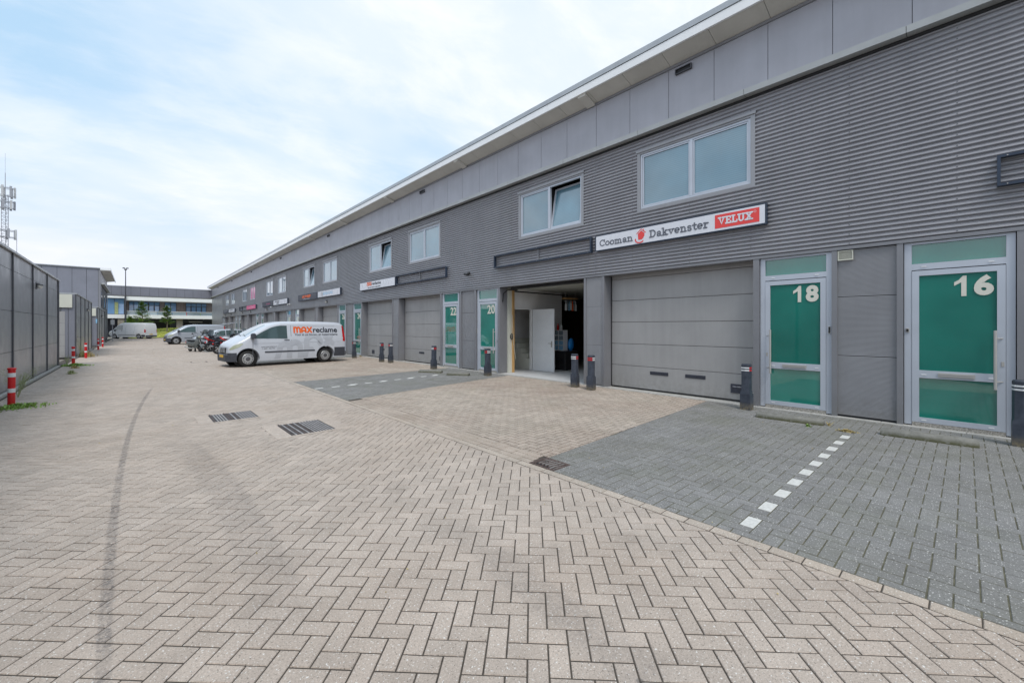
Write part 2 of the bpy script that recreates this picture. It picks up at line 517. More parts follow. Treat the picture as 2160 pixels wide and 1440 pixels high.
# text: xd = reading direction, up = z, laid on a plane; origin = lower left corner
def text_mesh(s, bold=0.0, depth=0.006, shear=0.0):
    cu = D.curves.new('lettering', 'FONT')
    cu.body = s
    cu.size = 1
    cu.offset = bold
    cu.extrude = 0.02
    cu.shear = shear
    cu.resolution_u = 4
    o = D.objects.new('lettering_tmp', cu)
    COL.objects.link(o)
    dg = bpy.context.evaluated_depsgraph_get()
    me = D.meshes.new_from_object(o.evaluated_get(dg))
    vs = [tuple(v.co) for v in me.vertices]
    fs = [tuple(p.vertices) for p in me.polygons]
    D.objects.remove(o)
    D.curves.remove(cu)
    D.meshes.remove(me)
    return vs, fs
def text(name, s, org, xd, w, h, mat, parent, bold=0.0, depth=0.006, shear=0.0, world=True, nrm=None):
    vs, fs = text_mesh(s, bold, shear=shear)
    x0 = min(v[0] for v in vs); x1 = max(v[0] for v in vs)
    y0 = min(v[1] for v in vs); y1 = max(v[1] for v in vs)
    z0 = min(v[2] for v in vs); z1 = max(v[2] for v in vs)
    xd = Vector(xd).normalized()
    up = Vector((0, 0, 1))
    nr = Vector(nrm) if nrm else xd.cross(up)
    org = Vector(org)
    m = MB()
    m.add([tuple(org + xd * ((v[0] - x0) / (x1 - x0) * w) + up * ((v[1] - y0) / (y1 - y0) * h) + nr * ((v[2] - z0) / (z1 - z0) * depth)) for v in vs], fs)
    return m.build(name, mat, parent, world=world)
RK = [0]
def ribbon(m, pts, wd, P, mi=0):
    """flat stroke with round ends; pts 2D, P maps (u,v)->3D; each piece a hair above the last so none share a plane"""
    n = len(pts)
    e1 = Vector(P(0.3, 0.6)); nrm = (Vector(P(0.4, 0.6)) - e1).cross(Vector(P(0.3, 0.7)) - e1).normalized()
    P0 = P
    def lift():
        RK[0] = (RK[0] + 1) % 15
        return nrm * (RK[0] * 0.0003)
    lf_ = lift()
    P = lambda a, b: tuple(Vector(P0(a, b)) + lf_)
    L_, R_ = [], []
    for i in range(n):
        a = Vector(pts[max(i - 1, 0)]); b = Vector(pts[min(i + 1, n - 1)])
        d = (b - a).normalized()
        nn = Vector((-d.y, d.x)) * wd / 2
        p = Vector(pts[i])
        L_.append(p + nn); R_.append(p - nn)
    m.grid([[P(p.x, p.y) for p in L_], [P(p.x, p.y) for p in R_]], mi)
    for e, o_ in ((Vector(pts[0]), 0), (Vector(pts[-1]), 1)):
        lf2 = lift()
        P = lambda a, b, q=lf2: tuple(Vector(P0(a, b)) + q)
        c = [P(e.x + wd / 2 * math.cos(2 * PI * k / 12), e.y + wd / 2 * math.sin(2 * PI * k / 12)) for k in range(12)]
        m.add(c, [tuple(range(12))], mi)
def arc(cx, cy, r, a0, a1, n=10, ry=None):
    ry = ry or r
    return [(cx + r * math.cos(math.radians(a0 + (a1 - a0) * i / n)), cy + ry * math.sin(math.radians(a0 + (a1 - a0) * i / n))) for i in range(n + 1)]
# the rounded letters of the advertising logo, each a list of strokes in a unit box (width, strokes)
LOGO = {
    'm': (1.15, [[(0.08, 0.08), (0.08, 0.92)], [(0.08, 0.6)] + arc(0.32, 0.62, 0.24, 180, 0, 8, 0.3) + [(0.56, 0.08)], [(0.56, 0.6)] + arc(0.80, 0.62, 0.24, 180, 0, 8, 0.3) + [(1.04, 0.08)]]),
    'a': (0.85, [[(0.08, 0.08), (0.08, 0.55)] + arc(0.40, 0.58, 0.32, 180, 0, 10, 0.34) + [(0.72, 0.08)], [(0.1, 0.36), (0.7, 0.36)]]),
    'x': (0.85, [[(0.08, 0.08), (0.72, 0.92)], [(0.08, 0.92), (0.72, 0.08)]]),
}
def logo_max(m, P, h, wd, mi=0, gap=0.10):
    u = 0.0
    for ch in 'max':
        wdt, st = LOGO[ch]
        for s in st:
            ribbon(m, [((p[0]) * h + u, p[1] * h) for p in s], wd, P, mi)
        u += (wdt + gap) * h
    return u

# ------------------------------------------------------------------ paving: real pavers, cut to their patch
def clip(poly, a, b, c):
    """keep a*x+b*y<=c"""
    out = []
    n = len(poly)
    for i in range(n):
        p, q = poly[i], poly[(i + 1) % n]
        dp = a * p[0] + b * p[1] - c
        dq = a * q[0] + b * q[1] - c
        if dp <= 0:
            out.append(p)
        if dp * dq < 0:
            t = dp / (dp - dq)
            out.append((p[0] + (q[0] - p[0]) * t, p[1] + (q[1] - p[1]) * t))
    return out
def inset(poly, d):
    n = len(poly)
    out = []
    for i in range(n):
        a, b, c = poly[i - 1], poly[i], poly[(i + 1) % n]
        e1 = (b[0] - a[0], b[1] - a[1]); e2 = (c[0] - b[0], c[1] - b[1])
        l1 = math.hypot(*e1); l2 = math.hypot(*e2)
        if l1 < 1e-6 or l2 < 1e-6:
            return None
        n1 = (-e1[1] / l1, e1[0] / l1); n2 = (-e2[1] / l2, e2[0] / l2)
        k = 1 + n1[0] * n2[0] + n1[1] * n2[1]
        if k < 0.15:
            return None
        out.append((b[0] + (n1[0] + n2[0]) * d / k, b[1] + (n1[1] + n2[1]) * d / k))
    return out
def area(p):
    return 0.5 * sum(p[i - 1][0] * p[i][1] - p[i][0] * p[i - 1][1] for i in range(len(p)))
CY, SY = math.cos(YAW), math.sin(YAW)
def depth_of(x, y):
    return x * SY + y * CY
def near_view(x, y, mg=0.0):
    Z = x * SY + y * CY
    X = x * CY - y * SY
    return Z > 0.6 and abs(X) < Z * 1.2343 + 1.2 + mg
def pavers(parent, mat, unit, ang, org, region, gap=0.0034, holes=(), special=None, spmat=None, name='brick', maxn=300, ymax=90, lim=9.0):
    """herringbone of 2x1 pavers over a convex region (half planes a,b,c), largest ones as single objects"""
    ca, sa = math.cos(ang), math.sin(ang)
    xs = [p[0] for p in region[0]]; ys = [p[1] for p in region[0]]
    cs = [((x - org[0]) * ca + (y - org[1]) * sa, -(x - org[0]) * sa + (y - org[1]) * ca) for x in (min(xs), max(xs)) for y in (min(ys), max(ys))]
    i0 = int(min(c[0] for c in cs) / unit) - 3; i1 = int(max(c[0] for c in cs) / unit) + 3
    j0 = int(min(c[1] for c in cs) / unit) - 3; j1 = int(max(c[1] for c in cs) / unit) + 3
    hp = region[1]
    rest = MB()
    singles, spec = [], []
    def W(u, v):
        return (org[0] + u * ca - v * sa, org[1] + u * sa + v * ca)
    for i in range(i0, i1):
        for j in range(j0, j1):
            k = (i - j) % 4
            if k == 0:
                du, dv = 2, 1
            elif k == 3:
                du, dv = 1, 2
            else:
                continue
            u, v = i * unit, j * unit
            cx, cy = W(u + du * unit / 2, v + dv * unit / 2)
            if not near_view(cx, cy) or cy > ymax:
                continue
            inside = True
            far = False
            for a, b, c in hp:
                q = a * cx + b * cy - c
                if q > 1.2 * unit:
                    far = True
                    break
                if q > -1.2 * unit:
                    inside = False
            if far or any(h[0] < cx < h[1] and h[2] < cy < h[3] for h in holes):
                continue
            g = gap + R.uniform(-0.0006, 0.0012)
            poly = [W(u + g, v + g), W(u + du * unit - g, v + g), W(u + du * unit - g, v + dv * unit - g), W(u + g, v + dv * unit - g)]
            if not inside:
                for a, b, c in hp:
                    poly = clip(poly, a, b, c - gap)
                    if len(poly) < 3:
                        break
                if len(poly) < 3 or area(poly) < unit * unit * 0.06:
                    continue
            Z = depth_of(cx, cy)
            if special and inside and special(cx, cy, k, i, j):
                spec.append((cx, cy, k, ang))
                continue
            if inside and Z < lim:
                singles.append((Z, cx, cy, k))
                continue
            addpoly(rest, poly)
    singles.sort()
    for Z, cx, cy, k in singles[maxn:]:
        du, dv = ((2, 1) if k == 0 else (1, 2))
        hw, hh = du * unit / 2 - gap, dv * unit / 2 - gap
        poly = [(cx + a * ca - b * sa, cy + a * sa + b * ca) for a, b in ((-hw, -hh), (hw, -hh), (hw, hh), (-hw, hh))]
        addpoly(rest, poly)
    def one(m_, nm, lst, mt):
        hw, hh = unit - gap, unit / 2 - gap
        b = MB()
        p = [(-hw, -hh), (hw, -hh), (hw, hh), (-hw, hh)]
        q = inset(p, 0.004)
        b.loft([[(x, y, -0.03) for x, y in p], [(x, y, -0.0045) for x, y in p], [(x, y, -0.001) for x, y in inset(p, 0.0018)], [(x, y, 0.0) for x, y in q]])
        me = b.mesh(nm, mt)
        for t in lst:
            o = D.objects.new(nm, me)
            o.parent = parent
            o.location = (t[-3], t[-2], R.uniform(-0.0012, 0.0012))
            o.rotation_euler = (R.gauss(0, 0.0035), R.gauss(0, 0.0035), ang + (0 if t[-1] == 0 else PI / 2) + R.gauss(0, 0.004) + (PI if R.random() < .5 else 0))
            COL.objects.link(o)
    one(None, name, singles[:maxn], mat)
    if spec:
        one(None, 'white_paver', [(s[0], s[1], s[2]) for s in spec], spmat)
    if rest.f:
        rest.build(name, mat, parent, kind='stuff')
def addpoly(mb, poly):
    q = inset(poly, 0.0034)
    dz = R.uniform(-0.0015, 0.0015)
    n = len(poly)
    if q is None or area(q) <= 0:
        mb.add([(x, y, dz - 0.002) for x, y in poly], [tuple(range(n))])
        return
    tx, ty = R.gauss(0, 0.004), R.gauss(0, 0.004)
    cx = sum(p[0] for p in poly) / n; cy = sum(p[1] for p in poly) / n
    v = [(x, y, -0.0046) for x, y in poly] + [(x, y, dz + (x - cx) * tx + (y - cy) * ty) for x, y in q]
    mb.add(v, [(i, (i + 1) % n, n + (i + 1) % n, n + i) for i in range(n)] + [tuple(range(n, 2 * n))])
def line_through(p, q):
    """half plane to the left of p->q is kept: a*x+b*y<=c"""
    a, b = (q[1] - p[1]), -(q[0] - p[0])
    l = math.hypot(a, b)
    a, b = a / l, b / l
    return (a, b, a * p[0] + b * p[1])
def convex(pts):
    """ccw polygon -> (pts, halfplanes)"""
    hp = [line_through(pts[i], pts[(i + 1) % len(pts)]) for i in range(len(pts))]
    return (pts, hp)

# big ground to the horizon
g = MB()
g.add([(-400, -300, -0.05), (600, -300, -0.05), (600, 900, -0.05), (-400, 900, -0.05)], [(0, 1, 2, 3)])
g.build('ground', M['earth'], kind='structure')
def sheet(name, pts, mat, z=-0.0036):
    m = MB()
    m.add([(x, y, z) for x, y in pts], [tuple(range(len(pts)))])
    return m.build(name, mat, kind='structure')
XB = 3.56          # outer line of the alley, where the course of stretchers runs
alley_pts = [(-2.2, -3), (XB - 0.115, -3), (XB - 0.115, 84), (-2.2, 84)]
GR = [(1.04, 1.70, 8.80, 9.55), (1.79, 2.42, 6.92, 7.80)]       # slotted drain grates
FR = [(0.82, 1.92, 8.72, 9.63), (1.56, 2.65, 6.84, 7.88)]
alley = sheet('alley_paving', [(-2.6, -3), (XB - 0.11, -3), (XB - 0.11, 84), (-2.6, 84)], M['joint'])
pavers(alley, M['beige'], 0.1055, math.radians(-45.1), (0.03, 0.06), convex(alley_pts), holes=[(a + .07, b - .07, c + .07, d - .07) for a, b, c, d in FR], name='brick', lim=9.0)
# stretcher course(s) along x = XB
def course(parent, mat, x0, x1, ya, yb, L_=0.21, name='brick', single_to=12):
    n = int((yb - ya) / L_)
    b = MB()
    g_ = 0.0034
    p = [(-(x1 - x0) / 2 + g_, -L_ / 2 + g_), ((x1 - x0) / 2 - g_, -L_ / 2 + g_), ((x1 - x0) / 2 - g_, L_ / 2 - g_), (-(x1 - x0) / 2 + g_, L_ / 2 - g_)]
    b.loft([[(x, y, -0.03) for x, y in p], [(x, y, -0.0045) for x, y in p], [(x, y, 0) for x, y in inset(p, 0.004)]])
    me = b.mesh(name, mat)
    rest = MB()
    for i in range(n):
        cy = ya + (i + 0.5) * L_
        cx = (x0 + x1) / 2
        if not near_view(cx, cy):
            continue
        if depth_of(cx, cy) < single_to:
            o = D.objects.new(name, me)
            o.parent = parent
            o.location = (cx + R.uniform(-.002, .002), cy, R.uniform(-0.001, 0.002))
            o.rotation_euler = (R.gauss(0, .004), R.gauss(0, .004), R.gauss(0, .004))
            COL.objects.link(o)
        else:
            addpoly(rest, [(cx + a, cy + c) for a, c in p])
    if rest.f:
        rest.build(name, mat, parent, kind='stuff')
cs = sheet('edge_course', [(XB - 0.11, -3), (XB, -3), (XB, 84), (XB - 0.11, 84)], M['joint'], -0.0033)
course(cs, M['kerbcourse'], XB - 0.11, XB, -3, 84)
X0 = XB + 0.002
XF = 9.50
def yl(p, q, x):
    return p[1] + (q[1] - p[1]) * (x - p[0]) / (q[0] - p[0])
# boundaries (y at X0, y at XF) between grey bays and beige garage aprons
BND = [(3.55, 3.92), (9.45, 10.60), (13.66, 14.20), (22.4, 22.9), (26.0, 26.4), (33.9, 34.3), (38.3, 38.6), (46.2, 46.4), (50.2, 50.4), (58, 58.2), (62.2, 62.4), (84, 84)]
prev = (-2.5, -2.5)
dashes = {0: (1.235, 1.23), 2: (11.75, 12.60)}
for bi, bd in enumerate(BND):
    grey = bi % 2 == 0
    pts = [(X0, prev[0]), (XF, prev[1]), (XF, bd[1]), (X0, bd[0])]
    if grey:
        sh = sheet('parking_bay', pts, M['joint_moss'], -0.0034)
        sp = None
        slope = math.atan2(bd[1] - bd[0], XF - X0) if bi else 0.0
        if bi == 0:
            def sp(cx, cy, k, i, j, s=[]):
                return k == 0 and abs(cy - 1.235) < 0.052 and 3.75 < cx < 8.12
        elif bi == 2:
            def sp(cx, cy, k, i, j):
                return k == 0 and abs(cy - (11.78 + (cx - 3.8) * 0.142)) < 0.08 and cx < 7.9
        pavers(sh, M['grey'], 0.1125, slope * 0.4 if bi else 0.0, (3.76, 1.235 - 0.1125 * 0.5), convex(pts), gap=0.0036, special=sp, spmat=M['white_paver'], name='paver', lim=8.8, maxn=298)
    else:
        sh = sheet('garage_apron', pts, M['joint'], -0.0035)
        n_c = 3
        xx = X0
        pts2 = [(X0 + 0.33, yl((X0, prev[0]), (XF, prev[1]), X0 + 0.33)), (XF, prev[1]), (XF, bd[1]), (X0 + 0.33, yl((X0, bd[0]), (XF, bd[1]), X0 + 0.33))]
        for c_ in range(3):
            course(sh, M['apron'], X0 + 0.11 * c_, X0 + 0.11 * (c_ + 1), prev[0] + 0.03 * c_ + 0.05, bd[0], single_to=8.5)
        pavers(sh, M['apron'], 0.1055, 0.04, (3.9, 5.0), convex(pts2), gap=0.0058, name='paver', lim=9.5, maxn=180)
    prev = bd
# grey smooth kerb slabs against the building
kb = sheet('threshold_strip', [(XF, -3), (9.97, -3), (9.97, 73.5), (XF, 73.5)], M['concrete'], -0.004)
for i in range(75):
    y0 = -2.0 + i
    m = MB()
    m.bbox(XF + 0.004, 9.64, y0 + 0.003, y0 + 0.997, -0.03, 0.012, 0.004)
    m.build('slab', M['concrete'], kb)
# left edge: brick course and kerb
lk = sheet('left_edge_strip', [(-2.42, 3), (-2.2, 3), (-2.2, 84), (-2.42, 84)], M['concrete'], -0.005)

# drain grates in the alley, each a frame of slabs with bars
def grate(rect, fr, label):
    x0, x1, y0, y1 = rect
    r = root('drain_grate', ((x0 + x1) / 2, (y0 + y1) / 2, 0), label, 'drain grate', 'slotted drain grates in the alley')
    m = MB()
    m.bbox(fr[0], x0 - 0.012, fr[2], fr[3], -0.03, 0.006, 0.004)
    m.build('frame_slab', M['beige'], r)
    m = MB()
    m.bbox(x1 + 0.012, fr[1], fr[2], fr[3], -0.03, 0.006, 0.004)
    m.build('frame_slab', M['beige'], r)
    m = MB()
    m.box(x0 - 0.01, x1 + 0.01, fr[2], fr[3], -0.03, 0.0022)
    m.build('pit', M['dark'], r)
    n = int((x1 - x0) / 0.042)
    for i in range(n):
        m = MB()
        a = x0 + (x1 - x0) * i / n
        m.bbox(a + 0.004, a + 0.027, y0, y1 - (0.0 if i % 5 else -0.06), -0.01, 0.007, 0.003)
        m.build('bar', M['rust'] if R.random() < (0.35 if x0 > 1.5 else 0.1) else M['iron'], r)
    for yy in (fr[2], fr[3] - 0.07):
        m = MB()
        m.bbox(x0 - 0.01, x1 + 0.01, yy, yy + 0.07, -0.012, 0.006, 0.003)
        m.build('edge_slab', M['beige'], r)
grate(GR[0], FR[0], 'slotted drain grate in the alley, left and farther one, bare blue-grey bars')
grate(GR[1], FR[1], 'slotted drain grate in the alley, right and nearer one, partly rusty bars')
r = root('street_gully', (3.62, 3.40, 0), 'rusty cast iron gully grate with curved slots at the corner of the grey parking bay', 'gully')
m = MB()
gx0, gx1, gy0, gy1 = 3.565, 3.88, 3.20, 3.60
m.bbox(gx0, gx1, gy0, gy0 + 0.035, -0.03, 0.004, 0.004); m.bbox(gx0, gx1, gy1 - 0.035, gy1, -0.03, 0.004, 0.004)
m.bbox(gx0, gx0 + 0.03, gy0 + 0.036, gy1 - 0.036, -0.03, 0.004, 0.004); m.bbox(gx1 - 0.03, gx1, gy0 + 0.036, gy1 - 0.036, -0.03, 0.004, 0.004)
m.build('frame', M['rust'], r)
m = MB(); m.box(gx0 + 0.03, gx1 - 0.03, gy0 + 0.035, gy1 - 0.035, -0.03, -0.001); m.build('pit', M['dark'], r)
for i in range(6):
    y = gy0 + 0.045 + i * 0.055
    m = MB(); m.tube([(gx0 + 0.03, y + 0.01, 0.0), (gx0 + 0.12, y + 0.02, 0.0), (gx1 - 0.03, y + 0.0, 0.0)], 0.011, 6); m.build('bar', M['rust'], r)

# ------------------------------------------------------------------ the long unit row
FX = 9.60
row = root('unit_row', (FX, 7.08, 0), 'long grey corrugated two-storey row of numbered business units with green glass doors', 'building')
Y0, Y1, Y2 = -6.0, 73.2, 84.0
PIT = 0.0838
prof = [(0.0, 0.006), (0.007, 0.004), (0.024, -0.032), (0.032, -0.034), (0.042, -0.0295), (0.050, -0.030), (0.059, -0.024), (0.075, 0.004)]
def clad(ya, yb, za, zb, nm='cladding_sheet'):
    k0 = 0
    rows = []
    n = int(round((6.50 - 3.12) / PIT)) + 1
    for k in range(n):
        for dz, dx in prof:
            z = 3.12 + k * PIT + dz
            if za <= z <= zb:
                rows.append((FX + dx, z))
    if not rows:
        return
    m = MB()
    m.grid([[(x, yy, z) for yy in (ya, yb)] for x, z in rows])
    m.build(nm, M['clad'], row, smooth='all' if False else False)
WINS = []          # (y of near edge, far edge, kind)
for k in range(6):
    WINS.append((2.97 + 12.0 * k, 5.71 + 12.0 * k, 'plain'))
    WINS.append((7.43 + 12.0 * k, 10.16 + 12.0 * k, 'tilt' if k < 3 else 'plain'))
WZ0, WZ1 = 4.58, 6.14
cur = Y0
edges = sorted([wn[0] for wn in WINS] + [wn[1] for wn in WINS])
for a, b, kd in sorted(WINS):
    if a > cur:
        L_ = a - cur
        nseg = max(1, round(L_ / 2.6))
        for s_ in range(nseg):
            clad(cur + L_ * s_ / nseg, cur + L_ * (s_ + 1) / nseg, 3.0, 6.52)
    clad(a, b, 3.0, WZ0 + 0.02)
    clad(a, b, WZ1 - 0.02, 6.52)
    cur = b
clad(cur, Y1, 3.0, 6.52)
# screws on the sheets near the camera
for ys in (0.1, 1.43, 3.05, 4.35, 5.85, 7.0, 8.8, 10.5):
    m = MB()
    for k in range(0, 40, 2):
        z = 3.12 + k * PIT + 0.046
        if any(a < ys < b and WZ0 < z < WZ1 for a, b, kd in WINS):
            continue
        m.tube([(FX - 0.028, ys, z), (FX - 0.038, ys, z)], 0.008, 6)
    m.build('screw_row', M['screw'], row, kind='stuff')
m = MB(); m.box(FX - 0.03, FX + 0.02, Y0, Y1, 3.065, 3.118); m.build('drip_trim', M['post'], row)
# backing wall behind the cladding and the windows, leaving out the tilted sashes
m = MB()
m.box(FX + 0.16, FX + 0.2, Y0, Y2, 3.13, WZ0 + 0.1)
m.box(FX + 0.16, FX + 0.2, Y0, Y2, WZ1 - 0.08, 7.9)
cur = Y0
for a, b, kd in sorted(WINS):
    if kd == 'tilt':
        m.box(FX + 0.16, FX + 0.2, cur, a + 0.03, WZ0 + 0.1, WZ1 - 0.08)
        cur = a + 1.36
        m.box(FX + 1.2, FX + 1.3, a - 0.2, a + 1.6, 4.4, 6.3)
m.box(FX + 0.16, FX + 0.2, cur, Y2, WZ0 + 0.1, WZ1 - 0.08)
m.build('inner_wall', M['gap'], row)
# upper storey wall panels above the ledge
PX = 9.50
y = 0.605 - 1.055 * 6
i = 0
while y < Y2 - 0.2:
    ye = min(y + 1.055, Y2)
    m = MB()
    n = 20
    # finely lined face with a folded joint
    m.box(PX, PX + 0.05, y + 0.005, ye - 0.005, 6.58, 7.80)
    m.build('wall_panel', M['upper'], row)
    y = ye
m = MB(); m.box(PX + 0.012, PX + 0.06, Y0, Y2, 6.57, 7.92); m.build('panel_backing', M['gap'], row)
m = MB(); m.box(PX - 0.03, PX + 0.01, Y0, Y2, 7.802, 7.86); m.build('gap_shade_strip', M['post'], row)  # darker strip stands in for the shaded gap between panels and soffit
# ledge
y = 0.67 - 2.46 * 3
while y < Y2:
    ye = min(y + 2.46, Y2)
    m = MB()
    m.box(9.39, 9.62, y + 0.004, ye - 0.004, 6.487, 6.605)
    m.build('ledge_piece', M['ledge'], row)
    y = ye
m = MB(); m.box(9.40, 9.60, Y0, Y2, 6.492, 6.60); m.build('ledge_core', M['gap'], row)
m = MB(); m.box(9.545, 9.60, Y0, Y1, 6.435, 6.484); m.build('black_shade_strip', M['dark'], row)  # black strip added to draw the dark shade line below the ledge
# overhanging eave: soffit boards, white fascia, zinc edge, roof
y = 0.55 - 1.055 * 6
while y < Y2:
    ye = min(y + 1.055, Y2)
    m = MB()
    m.add([(9.02, y + 0.004, 8.0), (9.5, y + 0.004, 7.865), (9.5, ye - 0.004, 7.865), (9.02, ye - 0.004, 8.0),
           (9.02, y + 0.004, 8.02), (9.5, y + 0.004, 7.885), (9.5, ye - 0.004, 7.885), (9.02, ye - 0.004, 8.02)],
          [(0, 1, 2, 3), (7, 6, 5, 4), (0, 4, 5, 1), (3, 2, 6, 7)])
    m.build('soffit_board', M['soffit'], row)
    y = ye
for ys in [6.95 + 6.0 * k for k in range(-1, 13)]:
    m = MB()
    m.add([(9.03, ys, 7.925), (9.46, ys, 7.80), (9.46, ys + 0.26, 7.80), (9.03, ys + 0.26, 7.925),
           (9.03, ys, 7.995), (9.46, ys, 7.875), (9.46, ys + 0.26, 7.875), (9.03, ys + 0.26, 7.995)],
          [(0, 1, 2, 3), (7, 6, 5, 4), (0, 4, 5, 1), (3, 2, 6, 7), (0, 3, 7, 4), (1, 5, 6, 2)])
    m.build('soffit_cover', M['soffit'], row)
y = -4.0
while y < Y2:
    ye = min(y + 6.15, Y2)
    m = MB(); m.box(8.98, 9.03, y + 0.003, ye - 0.003, 7.985, 8.175); m.build('fascia_board', M['fascia'], row)
    m = MB(); m.box(8.965, 9.02, y + 0.002, ye - 0.002, 8.19, 8.32); m.build('zinc_edge', M['roofedge'], row)
    y = ye
m = MB(); m.box(9.0, 30, Y0, Y2 + 0.4, 8.03, 8.30); m.build('roof', M['gap'], row)
# plain end section of the facade
y = Y1
for ye in (76.6, 80.2, 84.0):
    for z0, z1 in ((0.0, 1.6), (1.61, 3.2), (3.21, 4.85), (4.86, 6.48)):
        m = MB(); m.box(FX - 0.01, FX + 0.1, y + 0.02, ye - 0.02, z0, z1); m.build('wall_panel', M['leftpanel'], row)
    y = ye
m = MB()
m.box(FX + 0.02, FX + 0.12, Y1, Y2, 0, 6.5)
m.box(29.9, 30, Y0, Y2, 0, 8.03)
m.box(FX + 0.2, 30, Y0, Y0 + 0.1, 0, 8.03)
m.box(FX, 30, Y2 - 0.1, Y2, 0, 8.03)
m.build('side_wall', M['tallpanel'], row)
# small black vents under the eave
for yv in (4.45, 16.3, 28.3, 40.3, 52.4, 64.5, 76.5):
    r2 = root('eave_vent', (PX, yv, 7.66), {0: 'small black rectangular outlet in upper wall panel above unit 18 window'}.get(0 if yv == 4.45 else 1, 'small black outlet high under the roof eave above the far windows'), 'wall vent', 'black outlets under the roof eave')
    if yv == 16.3: r2['label'] = 'small black outlet under the eave above the windows of units 20 and 22'
    elif yv > 20: r2['label'] = 'small black outlet high under the eave, number %s from the near end of the roof' % {28.3: 'three', 40.3: 'four', 52.4: 'five', 64.5: 'six', 76.5: 'seven'}[yv]
    m = MB(); m.box(PX - 0.06, PX, yv - 0.19, yv + 0.19, 7.60, 7.615); m.box(PX - 0.06, PX, yv - 0.19, yv + 0.19, 7.705, 7.72)
    m.box(PX - 0.06, PX, yv - 0.19, yv - 0.175, 7.615, 7.705); m.box(PX - 0.06, PX, yv + 0.175, yv + 0.19, 7.615, 7.705)
    m.build('frame', M['mullion'], r2)
    m = MB(); m.box(PX - 0.02, PX - 0.004, yv - 0.175, yv + 0.175, 7.615, 7.705); m.build('grille', M['dark'], r2)

def ring_yz(m, x0, x1, ya, yb, za, zb, t):
    m.box(x0, x1, ya, yb, zb - t, zb)
    m.box(x0, x1, ya, yb, za, za + t)
    m.box(x0, x1, ya, ya + t, za + t, zb - t)
    m.box(x0, x1, yb - t, yb, za + t, zb - t)
for wi, (a, b, kd) in enumerate(WINS):
    f0 = MB()
    t = 0.085
    ring_yz(f0, FX - 0.035, FX + 0.05, a, b, WZ0, WZ1, t)
    f0.box(FX - 0.06, FX - 0.03, a - 0.02, b + 0.02, WZ1 - 0.04, WZ1 + 0.015)
    wo = f0.build('window', M['infill'], row)
    f1 = MB()
    ia, ib, iz0, iz1 = a + t, b - t, WZ0 + t, WZ1 - t
    ring_yz(f1, FX - 0.012, FX + 0.06, ia + 0.004, ib - 0.004, iz0 + 0.004, iz1 - 0.004, 0.045)
    ym = a + 1.35
    f1.box(FX - 0.014, FX + 0.06, ym - 0.035, ym + 0.035, iz0 + 0.05, iz1 - 0.05)
    f1.build('frame', M['silver'], wo)
    f2 = MB()
    ring_yz(f2, FX + 0.0, FX + 0.05, ym + 0.04, ib - 0.055, iz0 + 0.055, iz1 - 0.055, 0.028)
    if kd == 'plain':
        ring_yz(f2, FX + 0.0, FX + 0.05, ia + 0.055, ym - 0.04, iz0 + 0.055, iz1 - 0.055, 0.028)
    f2.build('sash', M['silver'], wo)
    gm = M['pinkglass'] if abs(a - 50.97) < 0.1 else M['winglass']
    p = MB(); p.box(FX + 0.028, FX + 0.034, ym + 0.06, ib - 0.075, iz0 + 0.075, iz1 - 0.075); p.build('pane', gm, wo)
    if kd == 'plain':
        p = MB(); p.box(FX + 0.028, FX + 0.034, ia + 0.075, ym - 0.06, iz0 + 0.075, iz1 - 0.075); p.build('pane', gm, wo)
    else:
        ang = math.radians(9.5)
        y0_, y1_ = ia + 0.055, ym - 0.04
        def tl(x, z):
            dz = z - (iz0 + 0.055)
            return (FX + 0.01 + x * math.cos(ang) + dz * math.sin(ang), iz0 + 0.055 + dz * math.cos(ang) - x * math.sin(ang))
        def tbox(mb, x0, x1, ya, yb, za, zb):
            v = []
            for z in (za, zb):
                for yy in (ya, yb):
                    for x in (x0, x1):
                        X, Z = tl(x, z)
                        v.append((X, yy, Z))
            mb.add(v, [(0, 2, 3, 1), (4, 5, 7, 6), (0, 1, 5, 4), (2, 6, 7, 3), (0, 4, 6, 2), (1, 3, 7, 5)])
        s_ = MB()
        zt = iz1 - 0.06
        zb_ = iz0 + 0.055
        tbox(s_, 0, 0.06, y0_, y1_, zt - 0.05, zt); tbox(s_, 0, 0.06, y0_, y1_, zb_, zb_ + 0.05)
        tbox(s_, 0, 0.06, y0_, y0_ + 0.05, zb_ + 0.05, zt - 0.05); tbox(s_, 0, 0.06, y1_ - 0.05, y1_, zb_ + 0.05, zt - 0.05)
        s_.build('sash', M['silver'], wo)
        p = MB(); tbox(p, 0.025, 0.033, y0_ + 0.045, y1_ - 0.045, zb_ + 0.045, zt - 0.045); p.build('pane', M['winglass'], wo)

